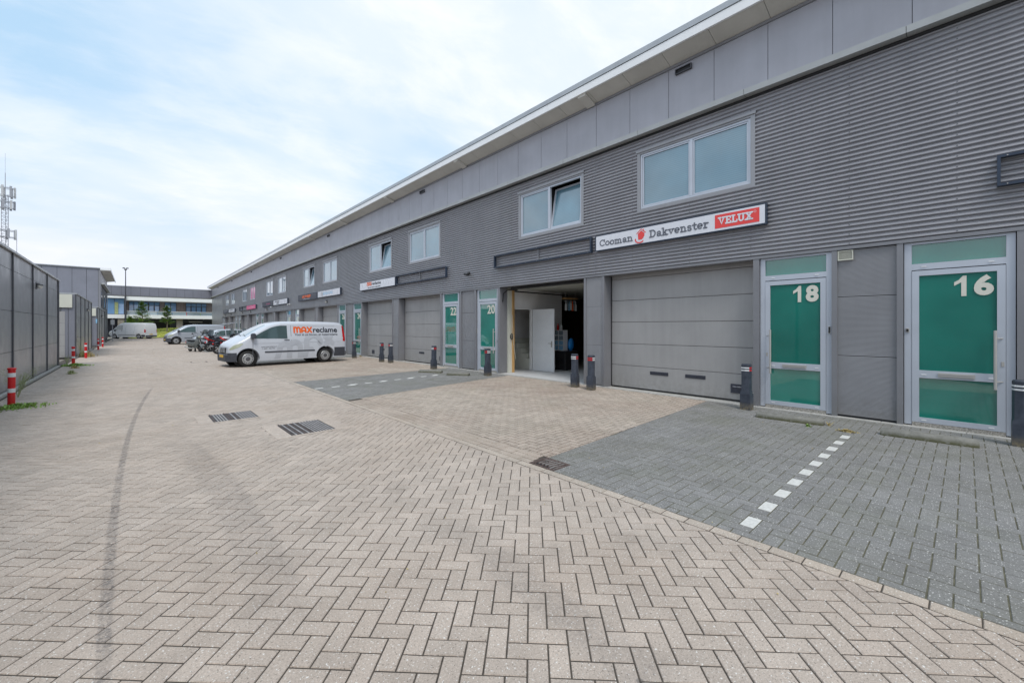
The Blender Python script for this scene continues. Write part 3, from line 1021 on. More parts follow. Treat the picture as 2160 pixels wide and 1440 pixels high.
# lower storey: pilasters, garages, doors
P5 = 0.31
OPEN_UNIT = (7.43, 11.22)
def ribbed(parent, x, ya, yb, za, zb, pitch=0.021, name='infill_panel'):
    rows = []
    n = int((zb - za) / pitch)
    pp = (zb - za) / n
    for k in range(n):
        z = za + k * pp
        rows += [(x, z), (x - 0.006, z + pp * 0.3), (x - 0.006, z + pp * 0.7), (x, z + pp * 0.95)]
    rows.append((x, zb))
    m = MB()
    m.grid([[(xx, yy, z) for yy in (ya, yb)] for xx, z in rows])
    m.build(name, M['infill'], parent)
def garage(ya, yb, vents, handle, wordmark):
    dx = FX + 0.32
    g0 = MB()
    g0.box(dx + 0.045, dx + 0.08, ya - 0.05, yb + 0.05, 0.0, 3.15)
    go = g0.build('garage_door', M['gap'], row)
    zs = [0.03, 0.615, 1.20, 1.79, 2.38, 2.97, 3.14]
    for z0, z1 in zip(zs, zs[1:]):
        m = MB()
        m.add([(dx + 0.01, ya, z0 + 0.002), (dx, ya, z0 + 0.010), (dx, ya, z1 - 0.012), (dx + 0.012, ya, z1 - 0.004), (dx + 0.04, ya, z1 - 0.004), (dx + 0.04, ya, z0 + 0.002),
               (dx + 0.01, yb, z0 + 0.002), (dx, yb, z0 + 0.010), (dx, yb, z1 - 0.012), (dx + 0.012, yb, z1 - 0.004), (dx + 0.04, yb, z1 - 0.004), (dx + 0.04, yb, z0 + 0.002)],
              [(0, 1, 7, 6), (1, 2, 8, 7), (2, 3, 9, 8), (3, 4, 10, 9), (5, 0, 6, 11)])
        m.build('door_panel', M['garage'], go)
    m = MB(); m.box(dx - 0.012, dx + 0.03, ya, yb, 0.0, 0.03); m.build('rubber_seal', M['rubber'], go)
    for va, vb in vents:
        m = MB(); m.box(dx - 0.012, dx + 0.001, va, vb, 0.425, 0.508)
        for q in range(3):
            m.box(dx - 0.017, dx - 0.011, va + 0.01, vb - 0.01, 0.44 + q * 0.02, 0.449 + q * 0.02)
        m.build('vent_slot', M['signdark'], go)
    if handle:
        h = handle
        m = MB(); ring_yz(m, dx - 0.018, dx + 0.001, h - 0.15, h + 0.15, 0.185, 0.385, 0.03)
        m.box(dx - 0.01, dx + 0.001, h - 0.12, h + 0.12, 0.215, 0.355)
        m.box(dx - 0.018, dx + 0.001, h - 0.12, h + 0.12, 0.30, 0.355)
        m.build('handle', M['signdark'], go)
        if wordmark:
            text('lettering', 'ASSA ABLOY', (dx - 0.0185, h + 0.11, 0.318), (0, -1, 0), 0.22, 0.022, M['signwhite'], go, 0.01, 0.002)
def pilaster(yc, hw=0.35):
    m = MB(); m.box(FX + 0.02, FX + 0.40, yc - hw + 0.02, yc + hw - 0.02, 0.0, 3.07)
    po = m.build('pilaster', M['post'], row)
    for z0, z1 in ((0.06, 1.14), (1.15, 2.22), (2.23, 3.06)):
        ribbed(po, FX + 0.012, yc - hw + 0.07, yc + hw - 0.07, z0, z1, 0.027, 'panel')
    for e in (-1, 1):
        m = MB(); m.box(FX - 0.02, FX + 0.30, min(yc + e * hw, yc + e * (hw - 0.07)), max(yc + e * hw, yc + e * (hw - 0.07)), 0.0, 3.06); m.build('edge_trim', M['post'], po)
def door(ya, yb, num, hside):
    """silver framed entrance; hside=-1 handle near the lower-y (right) edge"""
    x = FX + 0.05
    f = MB()
    t = 0.09
    f.box(x - 0.02, x + 0.08, ya, ya + t, 0.03, 3.06); f.box(x - 0.02, x + 0.08, yb - t, yb, 0.03, 3.06)
    f.box(x - 0.02, x + 0.08, ya + t, yb - t, 3.02, 3.06); f.box(x - 0.02, x + 0.08, ya + t, yb - t, 2.60, 2.70)
    do = f.build('entrance_door', M['silver'], row)
    m = MB(); m.box(x + 0.02, x + 0.03, ya + t, yb - t, 2.70, 3.02); m.build('transom_pane', M['green'], do)
    a, b = ya + t + 0.004, yb - t - 0.004
    m = MB()
    s = 0.085
    m.box(x - 0.028, x + 0.05, a, a + s, 0.08, 2.585); m.box(x - 0.028, x + 0.05, b - s, b, 0.08, 2.585)
    m.box(x - 0.028, x + 0.05, a + s, b - s, 0.08, 0.16); m.box(x - 0.028, x + 0.05, a + s, b - s, 2.50, 2.585)
    m.box(x - 0.028, x + 0.05, a + s, b - s, 0.815, 0.94)
    m.build('leaf_frame', M['silver'], do)
    m = MB(); m.box(x + 0.0, x + 0.012, a + s, b - s, 0.16, 0.815); m.build('lower_pane', M['green'], do)
    m = MB(); m.box(x + 0.0, x + 0.012, a + s, b - s, 0.94, 2.50); m.build('upper_pane', M['green'], do)
    m = MB(); m.box(x - 0.03, x + 0.1, a, b, 0.0, 0.075); m.build('sill', M['pebble'], do)
    m = MB(); yc = (a + b) / 2
    m.box(x - 0.045, x - 0.028, yc - 0.20, yc + 0.20, 0.845, 0.912); m.box(x - 0.052, x - 0.044, yc - 0.18, yc + 0.18, 0.862, 0.872); m.box(x - 0.052, x - 0.044, yc - 0.18, yc + 0.18, 0.89, 0.90)
    m.build('mail_slot', M['steel'], do)
    hy = (a + s + 0.02) if hside < 0 else (b - s - 0.02)
    he = (a + 0.03) if hside < 0 else (b - 0.03)
    m = MB(); m.tube([(x - 0.095, hy, 0.71), (x - 0.095, hy, 1.60)], 0.018, 12)
    for z in (0.83, 1.48):
        m.tube([(x - 0.03, he, z), (x - 0.095, hy, z)], 0.008, 8)
    m.build('handle', M['steel'], do, smooth=True)
    m = MB(); m.bbox(x - 0.036, x - 0.028, min(he, he + 0.0) - 0.016, he + 0.016, 1.06, 1.13, 0.003); m.build('lock', M['steel'], do)
    for zz_, e in ((0.12, 1), (0.12, -1), (0.87, 1), (0.87, -1), (2.65, 1), (2.65, -1)):
        yy = yc + e * (b - a) * 0.36
        m = MB(); m.bbox(x - 0.034, x - 0.027, yy - 0.03, yy + 0.03, zz_ - 0.008, zz_ + 0.008, 0.002); m.build('drain_cap', M['white'], do)
    if num:
        wd = 0.43 * (b - a) / 1.05
        yl_ = a + s + 0.03 + wd
        if num[0] == '1':
            m = MB()
            m.prism([(yl_ - q[0] * 0.14, 2.14 + q[1] * 0.32) for q in ((0.55, 0), (0.95, 0), (0.95, 1), (0.68, 1), (0.35, 0.80), (0.0, 0.70), (0.0, 0.52), (0.55, 0.68))], 0.006, 0, x - 0.007)
            m.build('house_number', M['number'], do)
            text('house_number', num[1], (x - 0.007, yl_ - 0.21, 2.14), (0, -1, 0), wd - 0.21, 0.32, M['number'], do, 0.045, 0.006)
        else:
            text('house_number', num, (x - 0.007, yl_, 2.14), (0, -1, 0), wd, 0.32, M['number'], do, 0.02, 0.006)
NUMS = {(0, -1): ('18', '16'), (0, 1): ('20', '22')}
seq = ['12', '14', '16', '18', '20', '22', '24', '26', '28', '30', '32', '34', '36', '38', '40', '42', '44', '46', '48', '50', '52']
ci = 0
for k in range(0, 6):
    pc = 7.08 + 12.0 * k
    pilaster(pc)
    # garage on each side of the pilaster
    n1, n2 = seq[3 + 2 * k], seq[4 + 2 * k]
    garage(pc - 4.05, pc - 0.38, [(4.13, 4.61), (5.05, 5.54)] if k == 0 else [(pc - 2.2, pc - 1.75)], pc - 3.66, k == 0)
    if k > 0:
        garage(pc + 0.38, pc + 4.10, [(pc + 1.9, pc + 2.35)], pc + 3.6 if k != 1 else pc + 3.3, False)
    for e in (-1, 1):
        m = MB(); m.box(FX - 0.02, FX + 0.34, min(pc + e * 4.07, pc + e * 4.18), max(pc + e * 4.07, pc + e * 4.18), 0.0, 3.062); m.build('post', M['post'], row)
    # entrances between this pair and the previous/next pair
    door(pc - 5.39, pc - 4.19, n1, 1)
    door(pc + 4.19, pc + 5.42, n2, -1)
    # infill panels between the two doors
    cc = pc + 5.98
    for z0, z1 in ((0.05, 1.125), (1.135, 2.20), (2.21, 3.055)):
        ribbed(row, FX + 0.03, cc - 0.42, cc + 0.42, z0, z1)
    for e in (-1, 1):
        m = MB(); m.box(FX - 0.02, FX + 0.15, min(cc + e * 0.43, cc + e * 0.53), max(cc + e * 0.43, cc + e * 0.53), 0.0, 3.062); m.build('post', M['post'], row)
    m = MB(); m.box(FX + 0.05, FX + 0.09, cc - 0.43, cc + 0.43, 0.0, 3.1); m.build('panel_backing', M['gap'], row)
# near end: panel, door 16, flat panels
cc = 7.08 - 5.87
for z0, z1 in ((0.05, 1.125), (1.135, 2.20), (2.21, 3.055)):
    ribbed(row, FX + 0.03, 0.80, 1.61, z0, z1)
for a, b in ((0.72, 0.80), (1.61, 1.69), (-0.62, -0.5)):
    m = MB(); m.box(FX - 0.02, FX + 0.15, a, b, 0.0, 3.062); m.build('post', M['post'], row)
m = MB(); m.box(FX + 0.05, FX + 0.09, 0.7, 1.7, 0.0, 3.1); m.build('panel_backing', M['gap'], row)
door(-0.49, 0.71, '16', -1)
for z0, z1 in ((0.02, 1.14), (1.15, 2.22), (2.23, 3.06)):
    m = MB(); m.box(FX + 0.0, FX + 0.05, -2.6, -0.63, z0, z1); m.build('infill_panel', M['infill'], row)
m = MB(); m.box(FX + 0.04, FX + 0.1, Y0, -0.5, 0.0, 3.1); m.box(FX + 0.03, FX + 0.08, Y0, -2.62, 0, 3.07); m.build('lower_wall', M['post'], row)
m = MB(); m.box(FX + 0.0, FX + 0.45, Y0, Y1, 3.068, 3.13); m.build('lintel_underside', M['post'], row)

# open unit 20: its room
rm = MB()
a, b = OPEN_UNIT
rm.box(FX + 0.36, FX + 7.5, b + 0.02, b + 0.12, 0, 3.1) if False else None
# partition with doorway (wall runs away from the facade at y about 11.17)
rm.box(9.97, 10.24, 11.17, 11.27, 0.0, 3.06)
rm.box(10.24, 11.19, 11.17, 11.27, 2.35, 3.06)
rm.box(11.19, 12.95, 11.17, 11.27, 0.0, 3.06)
rm.build('inner_wall', M['whitewall'], row)
rm = MB(); rm.box(9.97, 17.2, 7.20, 7.30, 0.0, 3.06); rm.box(17.1, 17.2, 7.3, 16, 0, 3.06); rm.box(12.95, 13.05, 11.27, 16.0, 0, 3.06)
rm.build('inner_wall', M['darkwood'], row)
rm = MB(); rm.box(9.97, 12.9, 12.6, 12.7, 0.0, 3.06); rm.box(9.98, 10.02, 11.3, 12.6, 0, 3.06); rm.build('inner_wall', M['whitewall'], row)
rm = MB(); rm.box(9.64, 17.1, 7.3, 14.5, -0.02, 0.014); rm.build('inner_floor', simple('pale_inner_floor', (0.58, 0.58, 0.58), 0.6, 0, 0.1, 3), row)
rm = MB(); rm.box(9.97, 17.1, 7.3, 16, 3.07, 3.12); rm.build('inner_ceiling', M['cream'], row)
for i in range(6):
    m = MB(); m.box(11.25 + 0.0, 12.7, 12.58 - 0.27 * i - 0.27, 12.58 - 0.27 * i, 0.0, 1.2 - 0.19 * i) if i < 5 else m.box(11.3, 11.4, 12.5, 12.55, 0, .01)
    m.build('stair_step', M['cream'], row)
m = MB(); m.box(10.235, 10.27, 11.13, 11.17, 0, 2.35); m.box(11.16, 11.20, 11.13, 11.17, 0, 2.35); m.box(10.27, 11.16, 11.13, 11.17, 2.31, 2.35)
m.build('door_frame', M['whitewall'], row)
m = MB(); m.add([(11.21, 11.12, 0.02), (11.31, 10.12, 0.02), (11.35, 10.12, 0.02), (11.25, 11.12, 0.02), (11.21, 11.12, 2.32), (11.31, 10.12, 2.32), (11.35, 10.12, 2.32), (11.25, 11.12, 2.32)],
                [(0, 3, 2, 1), (4, 5, 6, 7), (0, 1, 5, 4), (1, 2, 6, 5), (2, 3, 7, 6), (3, 0, 4, 7)])
ld = m.build('inner_door', M['white'], row)
m = MB(); m.bbox(11.265, 11.30, 10.20, 10.24, 0.92, 1.14, 0.004); m.tube([(11.27, 10.22, 1.06), (11.21, 10.22, 1.06), (11.21, 10.33, 1.06)], 0.012, 8); m.build('handle', M['steel'], ld)
m = MB(); m.box(9.64, 9.93, 11.10, 11.20, 0.02, 3.05); m.build('wood_stud', M['wood'], row) if False else None
m = MB(); m.box(10.12, 10.21, 11.05, 11.15, 0.02, 3.05); m.build('wood_stud', M['wood'], row)
m = MB(); m.box(9.95, 10.118, 11.09, 11.165, 0.02, 3.05); m.build('jamb_board', M['cream'], row)
m = MB(); m.tube([(9.93, 10.9, 3.02), (9.93, 7.5, 3.02)], 0.05, 8); m.tube([(9.99, 10.8, 2.92), (12.9, 10.8, 2.92)], 0.025, 6)
m.tube([(9.70, 11.12, 2.55), (9.72, 11.1, 2.85), (9.85, 11.0, 2.98), (10.3, 11.0, 3.0)], 0.022, 6); m.build('door_rail', M['dark'], row)
# things inside
r = root('black_cabinet', (12.55, 10.85, 0), 'low black cabinet standing inside the open unit behind the white door', 'cabinet')
m = MB(); m.bbox(12.02, 12.75, 10.2, 10.95, 0.015, 0.72, 0.02); m.build('body', M['dark'], r)
m = MB(); m.bbox(12.0, 12.77, 10.18, 10.97, 0.72, 0.75, 0.005); m.build('top', M['signdark'], r)
r = root('drawer_unit', (12.3, 10.5, 0.83), 'clear plastic drawer tower with white frame on the black cabinet', 'drawer unit')
for i in range(4):
    for j in range(2):
        m = MB(); m.bbox(12.1, 12.3, 10.36 + j * 0.25, 10.59 + j * 0.25, 0.78 + i * 0.19, 0.94 + i * 0.19, 0.006)
        m.build('drawer', M['clearscreen'] if i > 1 else M['lightblue'], r)
m = MB()
for j in range(3):
    m.box(12.08, 12.32, 10.335 + j * 0.25, 10.355 + j * 0.25, 0.752, 1.54)
for i in range(5):
    m.box(12.085, 12.32, 10.356, 10.834, 0.754 + i * 0.19, 0.775 + i * 0.19)
m.build('frame', M['white'], r)
for bi, (yy, c_, l_) in enumerate(((10.72, 'red', 'red bottle on top of the plastic drawer tower'), (10.55, 'white', 'white bottle on top of the plastic drawer tower'))):
    m = MB(); m.tube([(12.2, yy, 1.54), (12.2, yy, 1.70), (12.2, yy, 1.74), (12.2, yy, 1.80)], [0.045, 0.045, 0.02, 0.018], 10)
    tag(m.build('bottle', M[c_]), l_, 'bottle')
m = MB(); m.ball((12.45, 10.28, 1.0), (0.14, 0.10, 0.25), 10, 8)
for i, v in enumerate(m.v):
    n_ = mnoise.noise(Vector(v) * 9)
    m.v[i] = (v[0] + n_ * 0.05, v[1] + n_ * 0.05, max(0.752, v[2] + n_ * 0.04))
tag(m.build('plastic_bag', M['bag']), 'crumpled blue plastic bag beside the drawer tower', 'bag')
r = root('bottle_rack', (13.6, 10.0, 3.0), 'rack of hanging glasses and bottles under the ceiling of the open unit', 'rack')
for i in range(8):
    m = MB(); xx = 12.98 + 0.0 * i; m.box(12.46 + i * 0.085, 12.49 + i * 0.085, 10.45, 10.75, 2.76, 2.80); m.build('slat', M['wood'], r)
for i in range(7):
    m = MB(); xx = 12.48 + i * 0.1; z0 = 2.30 + 0.03 * (i % 2)
    m.tube([(xx, 10.55, z0), (xx, 10.55, z0 + 0.22), (xx, 10.55, z0 + 0.28), (xx, 10.55, z0 + 0.38)], [0.04, 0.04, 0.016, 0.016], 8)
    m.build('bottle', [M['white'], M['clearscreen'], M['lightblue'], M['white'], M['orange'], M['clearscreen'], M['white']][i], r)
m = MB(); m.tube([(12.44, 10.6, 2.66), (13.15, 10.6, 2.66)], 0.014, 6); m.tube([(12.5, 10.6, 2.66), (12.5, 10.6, 3.06)], 0.012, 6); m.tube([(13.1, 10.6, 2.66), (13.1, 10.6, 3.06)], 0.012, 6); m.build('hanger', M['steel'], r)
r = root('wall_screen', (14.9, 10.4, 1.5), 'large black panel on the dark back wall inside the open unit', 'screen')
m = MB(); m.bbox(13.9, 13.96, 9.3, 10.6, 1.25, 2.0, 0.01); m.build('panel', M['dark'], r)
m = MB(); m.box(13.96, 14.3, 9.9, 10.0, 0.3, 1.9); m.build('stand', M['dark'], r)
r = root('wooden_bench', (13.9, 9.2, 0), 'dark brown wooden chest at the back of the open unit', 'chest')
m = MB(); m.bbox(13.3, 14.6, 8.2, 9.6, 0.014, 0.85, 0.02); m.build('body', M['darkwood'], r)
m = MB()
for i in range(3):
    m.box(13.285, 13.30, 8.22, 9.58, 0.06 + i * 0.27, 0.29 + i * 0.27)
m.build('front_board', simple('brown_board', (0.13, 0.055, 0.03), 0.6), r)

# ------------------------------------------------------------------ things fixed to the facade
KS = 0.9865
def frame_sign(ya, yb, z0, z1, label, mats=None, panels=None, scaled=True):
    """navy box frame; panels = list of (ya, yb, material)"""
    q = KS if scaled else 1.0
    ya, yb, z0, z1 = ya * q, yb * q, 1.65 + (z0 - 1.65) * q, 1.65 + (z1 - 1.65) * q
    panels = [(a * q, b * q, c_) for a, b, c_ in panels] if panels else None
    r = root('sign_frame' if not panels else 'shop_sign', (FX - 0.1, (ya + yb) / 2, z0), label, 'sign frame' if not panels else 'sign', 'shop signs and empty sign frames above the doors')
    m = MB()
    ring_yz(m, FX - 0.13, FX - 0.03, ya, yb, z0, z1, 0.022 if panels else 0.035)
    m.build('frame', M['signframe'], r)
    if not panels:
        m = MB(); yc = (ya + yb) / 2; m.box(FX - 0.06, FX - 0.03, yc - 0.02, yc + 0.02, z0 + 0.035, z1 - 0.035); m.build('cross_bar', M['post'], r)
        m = MB()
        for i in range(9):
            yy = ya + 0.1 + (yb - ya - 0.2) * i / 8
            for z in (z0 + 0.018, z1 - 0.018):
                m.tube([(FX - 0.129, yy, z), (FX - 0.134, yy, z)], 0.008, 6)
        m.build('bolt', M['steel'], r, kind='stuff')
    else:
        for a, b, mt in panels:
            m = MB(); m.box(FX - 0.128, FX - 0.09, a + 0.02, b - 0.02, z0 + 0.025, z1 - 0.025); m.build('face', mt, r)
    return r
SX = FX - 0.1295
frame_sign(-2.6, -0.31, 3.77, 4.23, 'empty dark blue sign frame cut off by the right edge above door 16')
frame_sign(7.20, 11.50, 3.77, 4.22, 'empty dark blue sign frame above the open unit, left of the long white sign')
frame_sign(14.63, 19.08, 3.74, 4.19, 'empty dark blue sign frame above door 22 beside the orange and black lettered sign')
# the long white sign
r = frame_sign(2.73, 6.95, 3.745, 4.175, 'long white sign with grey serif lettering, red house emblem and red block above unit 18', panels=[(2.74, 6.94, M['signwhite'])], scaled=False)
def slabtext(s, y_left, y_right, z0, h, mat, parent, bold, cap_h=None):
    return text('lettering', s, (SX, y_left * KS, 1.65 + (z0 - 1.65) * KS), (0, -1, 0), (y_left - y_right) * KS, h * KS, mat, parent, bold, 0.003)
def serif_word(s, y_left, y_right, z0, h, mat, parent, st=0.14, serif=True):
    """slab serif lettering drawn stroke by stroke; h = cap height"""
    m = MB()
    G = {
        'C': (0.82, [arc(0.42, 0.5, 0.36, 45, 315, 14, 0.44), [(0.70, 0.62), (0.72, 0.95)]]),
        'o': (0.68, [arc(0.34, 0.35, 0.26, 0, 360, 14, 0.30)]),
        'm': (1.08, [[(0.06, 0.64), (0.2, 0.64)], [(0.2, 0.66), (0.2, 0.04)], [(0.2, 0.5)] + arc(0.36, 0.46, 0.16, 170, 0, 6, 0.18) + [(0.52, 0.04)], [(0.52, 0.5)] + arc(0.70, 0.46, 0.17, 170, 0, 6, 0.18) + [(0.87, 0.04)],
                     [(0.08, 0.04), (0.32, 0.04)], [(0.42, 0.04), (0.62, 0.04)], [(0.78, 0.04), (1.0, 0.04)]]),
        'a': (0.68, [[(0.12, 0.52)] + arc(0.32, 0.46, 0.18, 150, 0, 6, 0.19) + [(0.5, 0.08), (0.62, 0.05)], arc(0.30, 0.20, 0.18, 60, 360, 10, 0.15)]),
        'n': (0.78, [[(0.06, 0.64), (0.2, 0.64)], [(0.2, 0.66), (0.2, 0.04)], [(0.2, 0.48)] + arc(0.38, 0.44, 0.19, 170, 0, 6, 0.21) + [(0.57, 0.04)], [(0.08, 0.04), (0.33, 0.04)], [(0.46, 0.04), (0.70, 0.04)]]),
        'D': (0.92, [[(0.24, 0.06), (0.24, 0.94)], [(0.08, 0.94), (0.40, 0.94)] + arc(0.42, 0.5, 0.36, 90, -90, 10, 0.44) + [(0.08, 0.06)]]),
        'k': (0.78, [[(0.06, 0.96), (0.2, 0.96)], [(0.2, 0.96), (0.2, 0.04)], [(0.54, 0.62), (0.24, 0.30)], [(0.34, 0.38), (0.60, 0.04)], [(0.08, 0.04), (0.32, 0.04)], [(0.46, 0.04), (0.74, 0.04)], [(0.44, 0.63), (0.66, 0.63)]]),
        'v': (0.74, [[(0.14, 0.63), (0.36, 0.06), (0.58, 0.63)], [(0.03, 0.63), (0.28, 0.63)], [(0.46, 0.63), (0.70, 0.63)]]),
        'e': (0.66, [[(0.08, 0.36), (0.56, 0.36)] + arc(0.32, 0.36, 0.24, 0, 300, 12, 0.30)]),
        's': (0.60, [arc(0.28, 0.50, 0.17, 20, 250, 8, 0.14) + arc(0.29, 0.19, 0.19, 80, -150, 8, 0.15)]),
        't': (0.52, [[(0.24, 0.86), (0.24, 0.18), (0.34, 0.06), (0.46, 0.08)], [(0.04, 0.62), (0.44, 0.62)]]),
        'r': (0.60, [[(0.06, 0.64), (0.2, 0.64)], [(0.2, 0.66), (0.2, 0.04)], [(0.2, 0.42), (0.34, 0.62), (0.52, 0.60)], [(0.06, 0.04), (0.38, 0.04)]]),
        'V': (0.98, [[(0.20, 0.92), (0.48, 0.08), (0.76, 0.92)], [(0.04, 0.94), (0.36, 0.94)], [(0.60, 0.94), (0.92, 0.94)]]),
        'E': (0.84, [[(0.24, 0.06), (0.24, 0.94)], [(0.08, 0.94), (0.70, 0.94), (0.70, 0.76)], [(0.24, 0.5), (0.54, 0.5)], [(0.08, 0.06), (0.74, 0.06), (0.74, 0.26)]]),
        'L': (0.80, [[(0.24, 0.06), (0.24, 0.94)], [(0.08, 0.94), (0.42, 0.94)], [(0.08, 0.06), (0.72, 0.06), (0.72, 0.28)]]),
        'U': (0.98, [[(0.22, 0.94), (0.22, 0.36)] + arc(0.48, 0.34, 0.26, 180, 360, 8, 0.28) + [(0.74, 0.94)], [(0.06, 0.94), (0.38, 0.94)], [(0.60, 0.94), (0.90, 0.94)]]),
        'X': (0.98, [[(0.20, 0.92), (0.76, 0.08)], [(0.76, 0.92), (0.20, 0.08)], [(0.04, 0.94), (0.38, 0.94)], [(0.58, 0.94), (0.92, 0.94)], [(0.04, 0.06), (0.38, 0.06)], [(0.58, 0.06), (0.92, 0.06)]]),
    }
    tot = sum(G[c][0] for c in s)
    sc = (y_left - y_right) / tot
    u = 0
    for ch in s:
        wd_, st_ = G[ch]
        for path in st_:
            ribbon(m, [((p[0] + u) * sc, p[1] * h) for p in path], st * h * 0.92, lambda a, b: (SX - 0.003, y_left - a, z0 + b))
        u += wd_
    return m.build('lettering', mat, parent)
serif_word('Cooman', 6.80, 5.77, 3.865, 0.17, M['greyprint'], r, 0.2)
serif_word('Dakvenster', 5.32, 3.87, 3.87, 0.18, M['greyprint'], r, 0.2)
m = MB(); m.box(SX - 0.003, SX, 2.86, 3.74, 3.815, 4.11); m.build('red_block', M['velux'], r)
o = serif_word('VELUX', 3.67, 2.98, 3.89, 0.155, M['signwhite'], r, 0.23)
for v in o.data.vertices: v.co.x -= 0.002
m = MB()
ribbon(m, arc(0, 0, 0.022, 0, 360, 12), 0.006, lambda a, b: (SX - 0.005, 2.94 - a, 4.04 + b)); m.build('registered_mark', M['signwhite'], r)
m = MB()
E_ = lambda a, b: (SX - 0.003, 5.72 - a, 3.745 + b)
m.add([E_(*p) for p in [(0.10, 0.12), (0.21, 0.12), (0.27, 0.20), (0.27, 0.27), (0.18, 0.345), (0.09, 0.27)]], [(0, 1, 2, 3, 4, 5)])
ribbon(m, [(0.06, 0.28), (0.18, 0.385), (0.30, 0.28)], 0.022, E_)
ribbon(m, [(0.25, 0.37), (0.25, 0.34)], 0.02, E_)
ribbon(m, arc(0.14, 0.13, 0.12, 170, 320, 10, 0.085), 0.03, E_)
m.build('house_emblem', M['velux'], r)
# orange and black lettered sign
r = frame_sign(19.15, 23.5, 3.72, 4.17, 'white sign with small orange and black lettering, left of the empty frame above unit 22', panels=[(19.16, 23.49, M['signwhite'])])
m = MB()
wl = logo_max(m, lambda a, b: (SX - 0.003, (22.48 - a) * KS, 3.90 + b), 0.19, 0.05)
m.build('lettering', M['orange'], r)
slabtext('reclame', 22.48 - wl, 20.75, 3.94, 0.17, M['ink'], r, 0.02)
slabtext('Voor al uw binnen- en buitenreclame', 22.4, 20.8, 3.80, 0.07, M['ink'], r, 0.01)
r = frame_sign(26.57, 30.88, 3.71, 4.16, 'white sign with thin light blue lettering, right of the dark sign with orange letters', panels=[(26.58, 30.87, M['signwhite'])])
slabtext('BEVEILIGING', 29.7, 27.9, 3.85, 0.19, M['lightblue'], r, 0.0)
m = MB(); ribbon(m, [(0, 0), (0.2, 0.2)], 0.04, lambda a, b: (SX - 0.003, (30.05 - a) * KS, 3.80 + b)); ribbon(m, [(0, 0.2), (0.2, 0)], 0.04, lambda a, b: (SX - 0.003, (30.05 - a) * KS, 3.80 + b)); m.build('emblem', M['ink'], r)
r = frame_sign(31.05, 35.55, 3.68, 4.15, 'dark grey sign with slanted orange letters between two window pairs', panels=[(31.06, 35.54, M['signdark'])])
text('lettering', 'KMB', (SX, 34.1, 3.83), (0, -1, 0), 2.1, 0.2, M['orange'], r, 0.04, 0.003, 0.3)
slabtext('SERVICE', 34.2, 32.7, 3.74, 0.06, M['signwhite'], r, 0)
r = frame_sign(38.7, 47.9, 3.66, 4.13, 'half dark, half white sign above the dark open doorway far down the row', panels=[(38.72, 43.4, M['signwhite']), (43.4, 47.88, M['signdark'])])
slabtext('STUDIO', 42.9, 41.3, 3.90, 0.13, M['ink'], r, 0.03); slabtext('ART', 42.3, 41.3, 3.74, 0.13, M['ink'], r, 0.03)
slabtext('atelier', 46.3, 44.6, 3.86, 0.11, M['signpink'], r, 0)
r = frame_sign(51.0, 60.2, 3.63, 4.10, 'sign with a bright pink half and an empty framed half', panels=[(51.02, 55.8, M['signpink'])])
slabtext('cake studio', 54.9, 52.0, 3.82, 0.1, M['signwhite'], r, 0)
m = MB(); m.box(FX - 0.1, FX - 0.04, 57.9, 58.0, 3.67, 4.06); m.build('cross_bar', M['signframe'], r)
r = frame_sign(63.4, 72.6, 3.62, 4.08, 'farthest sign of the row, half dark and half white', panels=[(63.42, 67.9, M['signwhite']), (67.9, 72.58, M['signdark'])])
slabtext('Kantoor', 66.9, 64.6, 3.86, 0.12, M['ink'], r, 0.0); slabtext('INFO', 71.8, 69.4, 3.84, 0.11, M['signwhite'], r, 0)
# wall lamps
lamp0 = None
LL = [(28.9, 'wall lamp below the white sign with light blue lettering'), (45.8, 'wall lamp below the half dark half white sign'),
      (53.5, 'wall lamp below the pink half of the pink sign'), (58.1, 'wall lamp below the empty half of the pink sign'),
      (65.9, 'wall lamp under the white half of the farthest sign'), (70.6, 'wall lamp under the dark half of the farthest sign, last of the row')]
def wall_lamp(loc, label, rz=0):
    r = root('wall_lamp', loc, label, 'wall lamp', 'wall lamps on the buildings', rz)
    r.scale = (0.5, 0.8, 0.75)
    m = MB(); m.bbox(-0.05, 0.0, -0.1, 0.1, -0.10, 0.18, 0.01); m.build('bracket', M['mullion'], r, world=False)
    m = MB(); m.add([(-0.05, -0.13, 0.10), (-0.34, -0.13, 0.06), (-0.34, 0.13, 0.06), (-0.05, 0.13, 0.10), (-0.05, -0.13, 0.16), (-0.32, -0.12, 0.09), (-0.32, 0.12, 0.09), (-0.05, 0.13, 0.16)],
                    [(0, 1, 2, 3), (7, 6, 5, 4), (0, 4, 5, 1), (1, 5, 6, 2), (2, 6, 7, 3)]); m.build('hood', M['mullion'], r, world=False)
    m = MB(); m.ball((-0.17, 0, 0.03), (0.14, 0.11, 0.11), 10, 6); m.build('lens', M['lampglass'], r, smooth='all', world=False)
    return r
for y_, l_ in LL:
    wall_lamp((FX - 0.01, y_, 3.33), l_)
